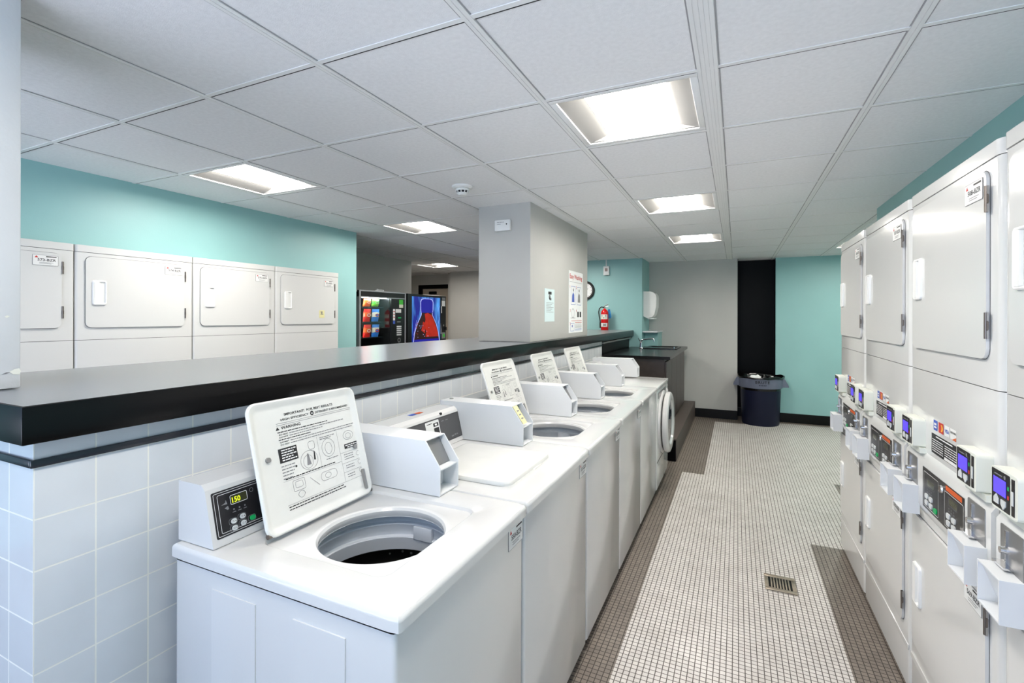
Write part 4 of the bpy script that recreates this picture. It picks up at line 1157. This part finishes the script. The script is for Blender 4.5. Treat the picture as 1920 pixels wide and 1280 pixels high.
    for a, z, n in ((3.155, 1.855, '1'), (3.345, 1.855, '2'), (3.155, 1.625, '3'), (3.345, 1.625, '4'), (3.155, 1.50, '5')):
        s.text(n, f, a, z - .03, .04, PRINTR, 'L', True, .0027)
    s.ring(circ(3.25, 1.585, .045, 16), circ(3.25, 1.585, .040, 16), f, .0026, PRINTG); words(s, f, 3.18, 3.32, 1.535, .006, PRINTG, .0026, rnd)
    s.flat([(3.39, 1.545), (3.44, 1.545), (3.44, 1.60), (3.39, 1.60)], f, .0026, PRINTB); s.flat([(3.47, 1.545), (3.52, 1.545), (3.52, 1.60), (3.47, 1.60)], f, .0026, PRINTB)
    bar(s, f, 3.20, 3.54, 1.508, .004, PRINTR, .0026); bar(s, f, 3.32, 3.54, 1.490, .004, PRINTR, .0026)
    s.outline(3.17, 3.29, 1.41, 1.49, .004, .004, f, .0026, PRINTBL); s.flat(circ(3.23, 1.46, .014, 10), f, .0027, PRINTBL)
    for k in range(6):
        words(s, f, 3.32, 3.54, 1.475 - .012 * k, .004, PRINTG if k < 4 else PRINTBL, .0026, rnd)
    tag(s.build('washing_poster', None, False), 'Easy Washing instruction poster on the grey column', 'poster')

    # floor drain
    d = thing('floor_drain', 'rectangular slotted metal drain grate in the mosaic floor', 'floor drain', (0.348, 1.955, 0.0))
    b = B(); x0, x1, y0, y1 = -.080, .080, -.094, .094
    b.box(x0, x1, y0, y0 + .032, .0005, .006, DRAINM, .0015); b.box(x0, x1, y1 - .032, y1, .0005, .006, DRAINM, .0015)
    b.box(x0, x0 + .020, y0 + .032, y1 - .032, .0005, .006, DRAINM, .0015); b.box(x1 - .020, x1, y0 + .032, y1 - .032, .0005, .006, DRAINM, .0015)
    for k in range(7):
        x = x0 + .020 + (.120 / 8) * (k + 1) - .0038 + .0
        b.box(x, x + .0076, y0 + .030, y1 - .030, .0005, .0055, DRAINM, .001)
    b.build('grate', d)
    B().box(x0 + .012, x1 - .012, y0 + .02, y1 - .02, .0002, .0012, BLACKPAINT).build('well', d)
small_things()

# ------------------------------------------------------------------ vending machines
def chip_bag(loc, w, h, c1, c2, label, lean=0.0):
    """pillow bag with crimped ends, front facing +x"""
    b = B(); n = 9; rows = []; rn = random.Random(label)
    for i in range(n):
        v = i / (n - 1); th = .028 * math.sin(pi * min(1, max(0, v))) ** .6 + .0015
        row = []
        for k in range(12):
            a = 2 * pi * k / 12
            ww = w / 2 * (1 - .05 * math.sin(pi * v))
            row.append(Vector((th * sin(a) * rn.uniform(.8, 1.1), ww * cos(a) * rn.uniform(.94, 1.04) + lean * (v - .5), h * v + rn.uniform(-.004, .004) * (0 < i < n - 1))))
        rows.append(row)
    b.loops(rows[:4], CHIPS[c1], caps=(True, False)); b.loops(rows[3:7], CHIPS[c2]); b.loops(rows[6:], CHIPS[c1], caps=(False, True))
    f = Fr((.0305, 0, 0), (0, 1, 0), (0, 0, 1)); b.flat(circ(lean * .1, h * .52, w * .27, 14, h * .13), f, 0, CHIPS['white' if c1 != 'blue' else 'red']); b.flat(circ(lean * .1, h * .52, w * .17, 12, h * .07), f, .0006, CHIPS[c1])
    o = b.build('snack_bag', None); o.location = loc
    return tag(o, label, 'snack bag', 'snack bags behind the vending glass')

def build_vending():
    XF = -3.75
    t = thing('snack_vending_machine', 'black snack vending machine with a silver-edged glass front', 'vending machine', (-4.17, 3.395, 0))
    f = 0.42; n = -.425; y1 = .425
    b = B()
    b.box(-.42, f - .03, n, n + .04, .06, 1.83, VBLACK); b.box(-.42, f - .03, .135, y1, .06, 1.83, VBLACK); b.box(-.42, f - .03, n + .04, .135, .06, .55, VBLACK)
    b.box(-.42, f - .03, n + .04, .135, 1.78, 1.83, VBLACK); b.box(-.42, -.38, n + .04, .135, .55, 1.78, VINSIDE); b.box(-.36, .34, n + .06, y1 - .02, 0, .06, BLACKPAINT)
    b.build('cabinet', t)
    fr = Fr((f - .03, n, 0), (0, 1, 0), (0, 0, 1)); W_ = y1 - n
    d = B()
    d.prism([(0, 1.775), (W_, 1.775), (W_, 1.845), (0, 1.845)], fr, .001, .028, VBLACK)
    d.prism([(.025, .08), (W_ - .02, .08), (W_ - .02, .55), (.025, .55)], fr, .001, .028, VBLACK)
    d.prism([(.025, .55), (.045, .55), (.045, 1.775), (.025, 1.775)], fr, .001, .026, VBLACK)
    d.prism([(.565, .55), (W_ - .02, .55), (W_ - .02, 1.775), (.565, 1.775)], fr, .001, .026, VBLACK)
    d.prism([(.20, .22), (.55, .22), (.55, .40), (.20, .40)], fr, .028, .031, PANELGRY)
    D = d.build('door', t, False)
    s = B()
    s.prism([(0, .08), (.024, .08), (.024, 1.85), (0, 1.85)], fr, .001, .034, VSILVER, .003, 1); s.prism([(W_ - .020, .08), (W_, .08), (W_, 1.85), (W_ - .020, 1.85)], fr, .001, .034, VSILVER, .003, 1)
    s.prism([(.024, 1.838), (W_ - .02, 1.838), (W_ - .02, 1.852), (.024, 1.852)], fr, .001, .034, VSILVER, .002, 1); s.prism([(.024, 1.768), (W_ - .02, 1.768), (W_ - .02, 1.780), (.024, 1.780)], fr, .029, .034, VSILVER, .002, 1)
    s.build('silver_trim', D)
    B().prism([(.045, .55), (.565, .55), (.565, 1.768), (.045, 1.768)], fr, .012, .017, GLASS).build('glass', D, False)
    p = B(); e = .0266
    p.flat([(.600, 1.50), (.640, 1.50), (.640, 1.64), (.600, 1.64)], fr, e, PRINTW)
    for k in range(3):
        bar(p, fr, .604, .636, 1.535 + .035 * k, .010, PRINTR, e + .0004)
    p.flat([(.600, 1.455), (.640, 1.455), (.640, 1.495), (.600, 1.495)], fr, e, PRINTBL)
    p.flat([(.650, 1.595), (.760, 1.595), (.760, 1.640), (.650, 1.640)], fr, e, PRINTW)
    p.flat([(.700, 1.525), (.760, 1.525), (.760, 1.54), (.700, 1.54)], fr, e, BTNG); bar(p, fr, .68, .75, 1.475, .012, PRINTG, e)
    p.flat([(.72, 1.68), (.80, 1.68), (.80, 1.76), (.72, 1.76)], fr, e, CHIPS['lime']); p.flat([(.72, 1.66), (.80, 1.66), (.80, 1.70), (.72, 1.70)], fr, e + .0004, CHIPS['white'])
    p.ring(circ(.72, 1.25, .03, 16), circ(.72, 1.25, .02, 16), fr, e, PRINTG)
    p.build('payment_panel', D, False)
    for k in range(5):
        B().prism([(.672, 1.310 + .026 * k), (.762, 1.310 + .026 * k), (.762, 1.326 + .026 * k), (.672, 1.326 + .026 * k)], fr, .026, .029, BTNW).build('keypad_row', D)
    for z in (.75, .96, 1.17, 1.30, 1.485, 1.665):
        B().box(-.37, .30, n + .045, .13, z - .012, z - .002, VINSIDE).build('shelf', t)
    B().box(.335, .35, n + .045, n + .056, .6, 1.74, VTUBE).build('light_tube', t)
    B().box(.30, .36, n + .06, .12, 1.7685, 1.7765, VTUBE).build('light_tube', t)
    bags = [(1.30, -.30, 'red', 'orange', 'red chip bag on the lowest visible vending shelf'), (1.30, -.155, 'blue', 'white', 'blue and white chip bag on the lowest visible vending shelf'),
            (1.485, -.30, 'red', 'orange', 'red chip bag on the middle vending shelf'), (1.485, -.155, 'blue', 'white', 'blue and white chip bag on the middle vending shelf'),
            (1.665 - .005, -.30, 'orange', 'orange', 'orange chip bag on the top vending shelf'), (1.665 - .005, -.155, 'green', 'lime', 'green chip bag on the top vending shelf')]
    for z, y, c1, c2, lab in bags:
        top = z > 1.6
        chip_bag((-4.17 + .325, 3.395 + y + .11, z + .001 + (.005 if top else 0)), .125, .090 if top else .150, c1, c2, lab, .02)
    for z in (.75, .96, 1.17):
        pass
    o = B()
    ico = bmesh.new(); bmesh.ops.create_icosphere(ico, subdivisions=2, radius=.06); r = random.Random(8)
    for v in ico.verts:
        v.co = Vector((v.co.x * r.uniform(.7, 1.2), v.co.y * r.uniform(1.0, 1.6), max(-.03, v.co.z * r.uniform(.5, .9))))
    o._join(ico, PAPER); q = o.build('crumpled_paper', None, angle=10); q.location = (-4.05, 3.66, 1.861); tag(q, 'crumpled white paper lying on top of the snack machine', 'paper')

    t = thing('beverage_vending_machine', 'black drink vending machine with a glowing blue bottle picture', 'vending machine', (-4.17, 4.31, 0))
    n, y1 = -.455, .455
    b = B(); b.box(-.42, f - .03, n, y1, .06, 1.85, VBLACK, .006); b.box(-.36, .34, n + .05, y1 - .05, 0, .061, BLACKPAINT); b.build('cabinet', t)
    fr = Fr((f - .03, n, 0), (0, 1, 0), (0, 0, 1)); W_ = y1 - n
    d = B(); d.prism([(0.0, .08), (W_, .08), (W_, 1.845), (0, 1.845)], fr, .001, .030, VBLACK, .004, 1); D = d.build('door', t)
    P0, P1, z0, z1 = .095, .755, .42, 1.815
    art = bpy.data.materials.new('backlit_blue'); art.use_nodes = True; nt = art.node_tree; bs = nt.nodes['Principled BSDF']
    tc = nt.nodes.new('ShaderNodeTexCoord'); nz = nt.nodes.new('ShaderNodeTexNoise'); nz.inputs['Scale'].default_value = 3.2; nz.inputs['Detail'].default_value = 3
    mp = nt.nodes.new('ShaderNodeMapping'); mp.inputs['Rotation'].default_value = (0.5, 0, 0); mp.inputs['Scale'].default_value = (1, 2.2, .6)
    rp = nt.nodes.new('ShaderNodeValToRGB'); rp.color_ramp.elements[0].color = (0.004, 0.01, 0.22, 1); rp.color_ramp.elements[0].position = .40; rp.color_ramp.elements[1].color = (0.10, 0.42, 0.95, 1); rp.color_ramp.elements[1].position = .68
    nt.links.new(tc.outputs['Object'], mp.inputs[0]); nt.links.new(mp.outputs[0], nz.inputs['Vector']); nt.links.new(nz.outputs['Fac'], rp.inputs['Fac'])
    nt.links.new(rp.outputs['Color'], bs.inputs['Base Color']); nt.links.new(rp.outputs['Color'], bs.inputs['Emission Color']); bs.inputs['Emission Strength'].default_value = 0.3
    glow = mat('backlit_pale', (170, 176, 240), 0.4, emit=0.28); cap = mat('backlit_cap', (20, 18, 140), 0.4, emit=0.3)
    cola = mat('backlit_cola', (40, 9, 10), 0.4, emit=0.2, noise=.6, nscale=14); red = mat('backlit_red', (170, 32, 12), 0.4, emit=0.25, noise=.35, nscale=12)
    s = B(); s.prism([(P0, z0), (P1, z0), (P1, z1), (P0, z1)], fr, .030, .0325, art)
    c = (P0 + P1) / 2 + .005; e = .0332
    def half(pts):
        return [(c - x, z) for x, z in pts] + [(c + x, z) for x, z in pts[::-1]]
    body = [(.300, z0 + .02), (.298, 1.22), (.272, 1.33), (.215, 1.45), (.150, 1.535), (.125, 1.57), (.122, 1.60)]
    capo = [(.128, 1.60), (.138, 1.64), (.140, 1.745), (.120, 1.775), (.07, 1.787)]
    s.flat(half([(x + .014, z) for x, z in body]), fr, e, glow); s.flat(half([(x + .014, z + .008) for x, z in capo]), fr, e, glow)
    s.flat(half(body), fr, e + .0005, cola); s.flat(half(capo), fr, e + .0008, cap)
    s.flat([(c - .03, 1.27), (c + .275, 1.27), (c + .26, 1.33), (c + .222, 1.41), (c + .165, 1.50), (c + .105, 1.57), (c + .02, 1.60), (c - .055, 1.585), (c - .035, 1.51), (c - .06, 1.42), (c - .02, 1.34)], fr, e + .0008, red)
    s.flat([(c - .13, 1.36), (c - .05, 1.32), (c - .04, 1.46), (c - .09, 1.48)], fr, e + .0008, red)
    s.flat(half([(.285, z0 + .10), (.29, 1.24)]), fr, e + .0012, cap)
    rnd = random.Random(12)
    for k in range(26):
        s.flat(circ(c + rnd.uniform(-.25, .05), rnd.uniform(1.27, 1.46), rnd.uniform(.003, .008), 8), fr, e + .0014, glow if k % 3 else red)
    for (a, z, l) in ((P0 + .06, 1.38, .12), (P0 + .03, 1.30, .1), (P1 - .06, 1.62, .08), (P1 - .05, 1.45, .09)):
        s.flat([(a, z), (a + .006, z), (a + .04, z + l), (a + .036, z + l)], fr, e + .0004, glow)
    s.build('sign_panel', D, False)
    p = B(); e = .0306
    p.flat([(.80, 1.70), (.89, 1.70), (.89, 1.78), (.80, 1.78)], fr, e, PRINTW); p.flat([(.81, 1.79), (.89, 1.79), (.89, 1.825), (.81, 1.825)], fr, e, PRINTG); p.flat([(.79, 1.60), (.806, 1.60), (.806, 1.70), (.79, 1.70)], fr, e, PRINTW)
    p.flat([(.765, 1.30), (.80, 1.30), (.80, 1.36), (.775, 1.46)], fr, e, PRINTG)
    p.flat([(.80, 1.23), (.895, 1.23), (.895, 1.32), (.80, 1.32)], fr, e, PRINTG); p.flat(circ(.855, 1.275, .028, 10), fr, e + .0004, CHIPS['lime'])
    p.prism(circ(.845, 1.42, .016, 12), fr, .030, .036, CHROME); p.prism(rrect(.875, .905, 1.35, 1.40, .008, 3), fr, .030, .05, RUBBER)
    p.build('coin_strip', D, False)
    B().prism([(.20, .16), (.62, .16), (.62, .36), (.20, .36)], fr, .029, .034, PANELGRY).build('delivery_flap', D)
build_vending()
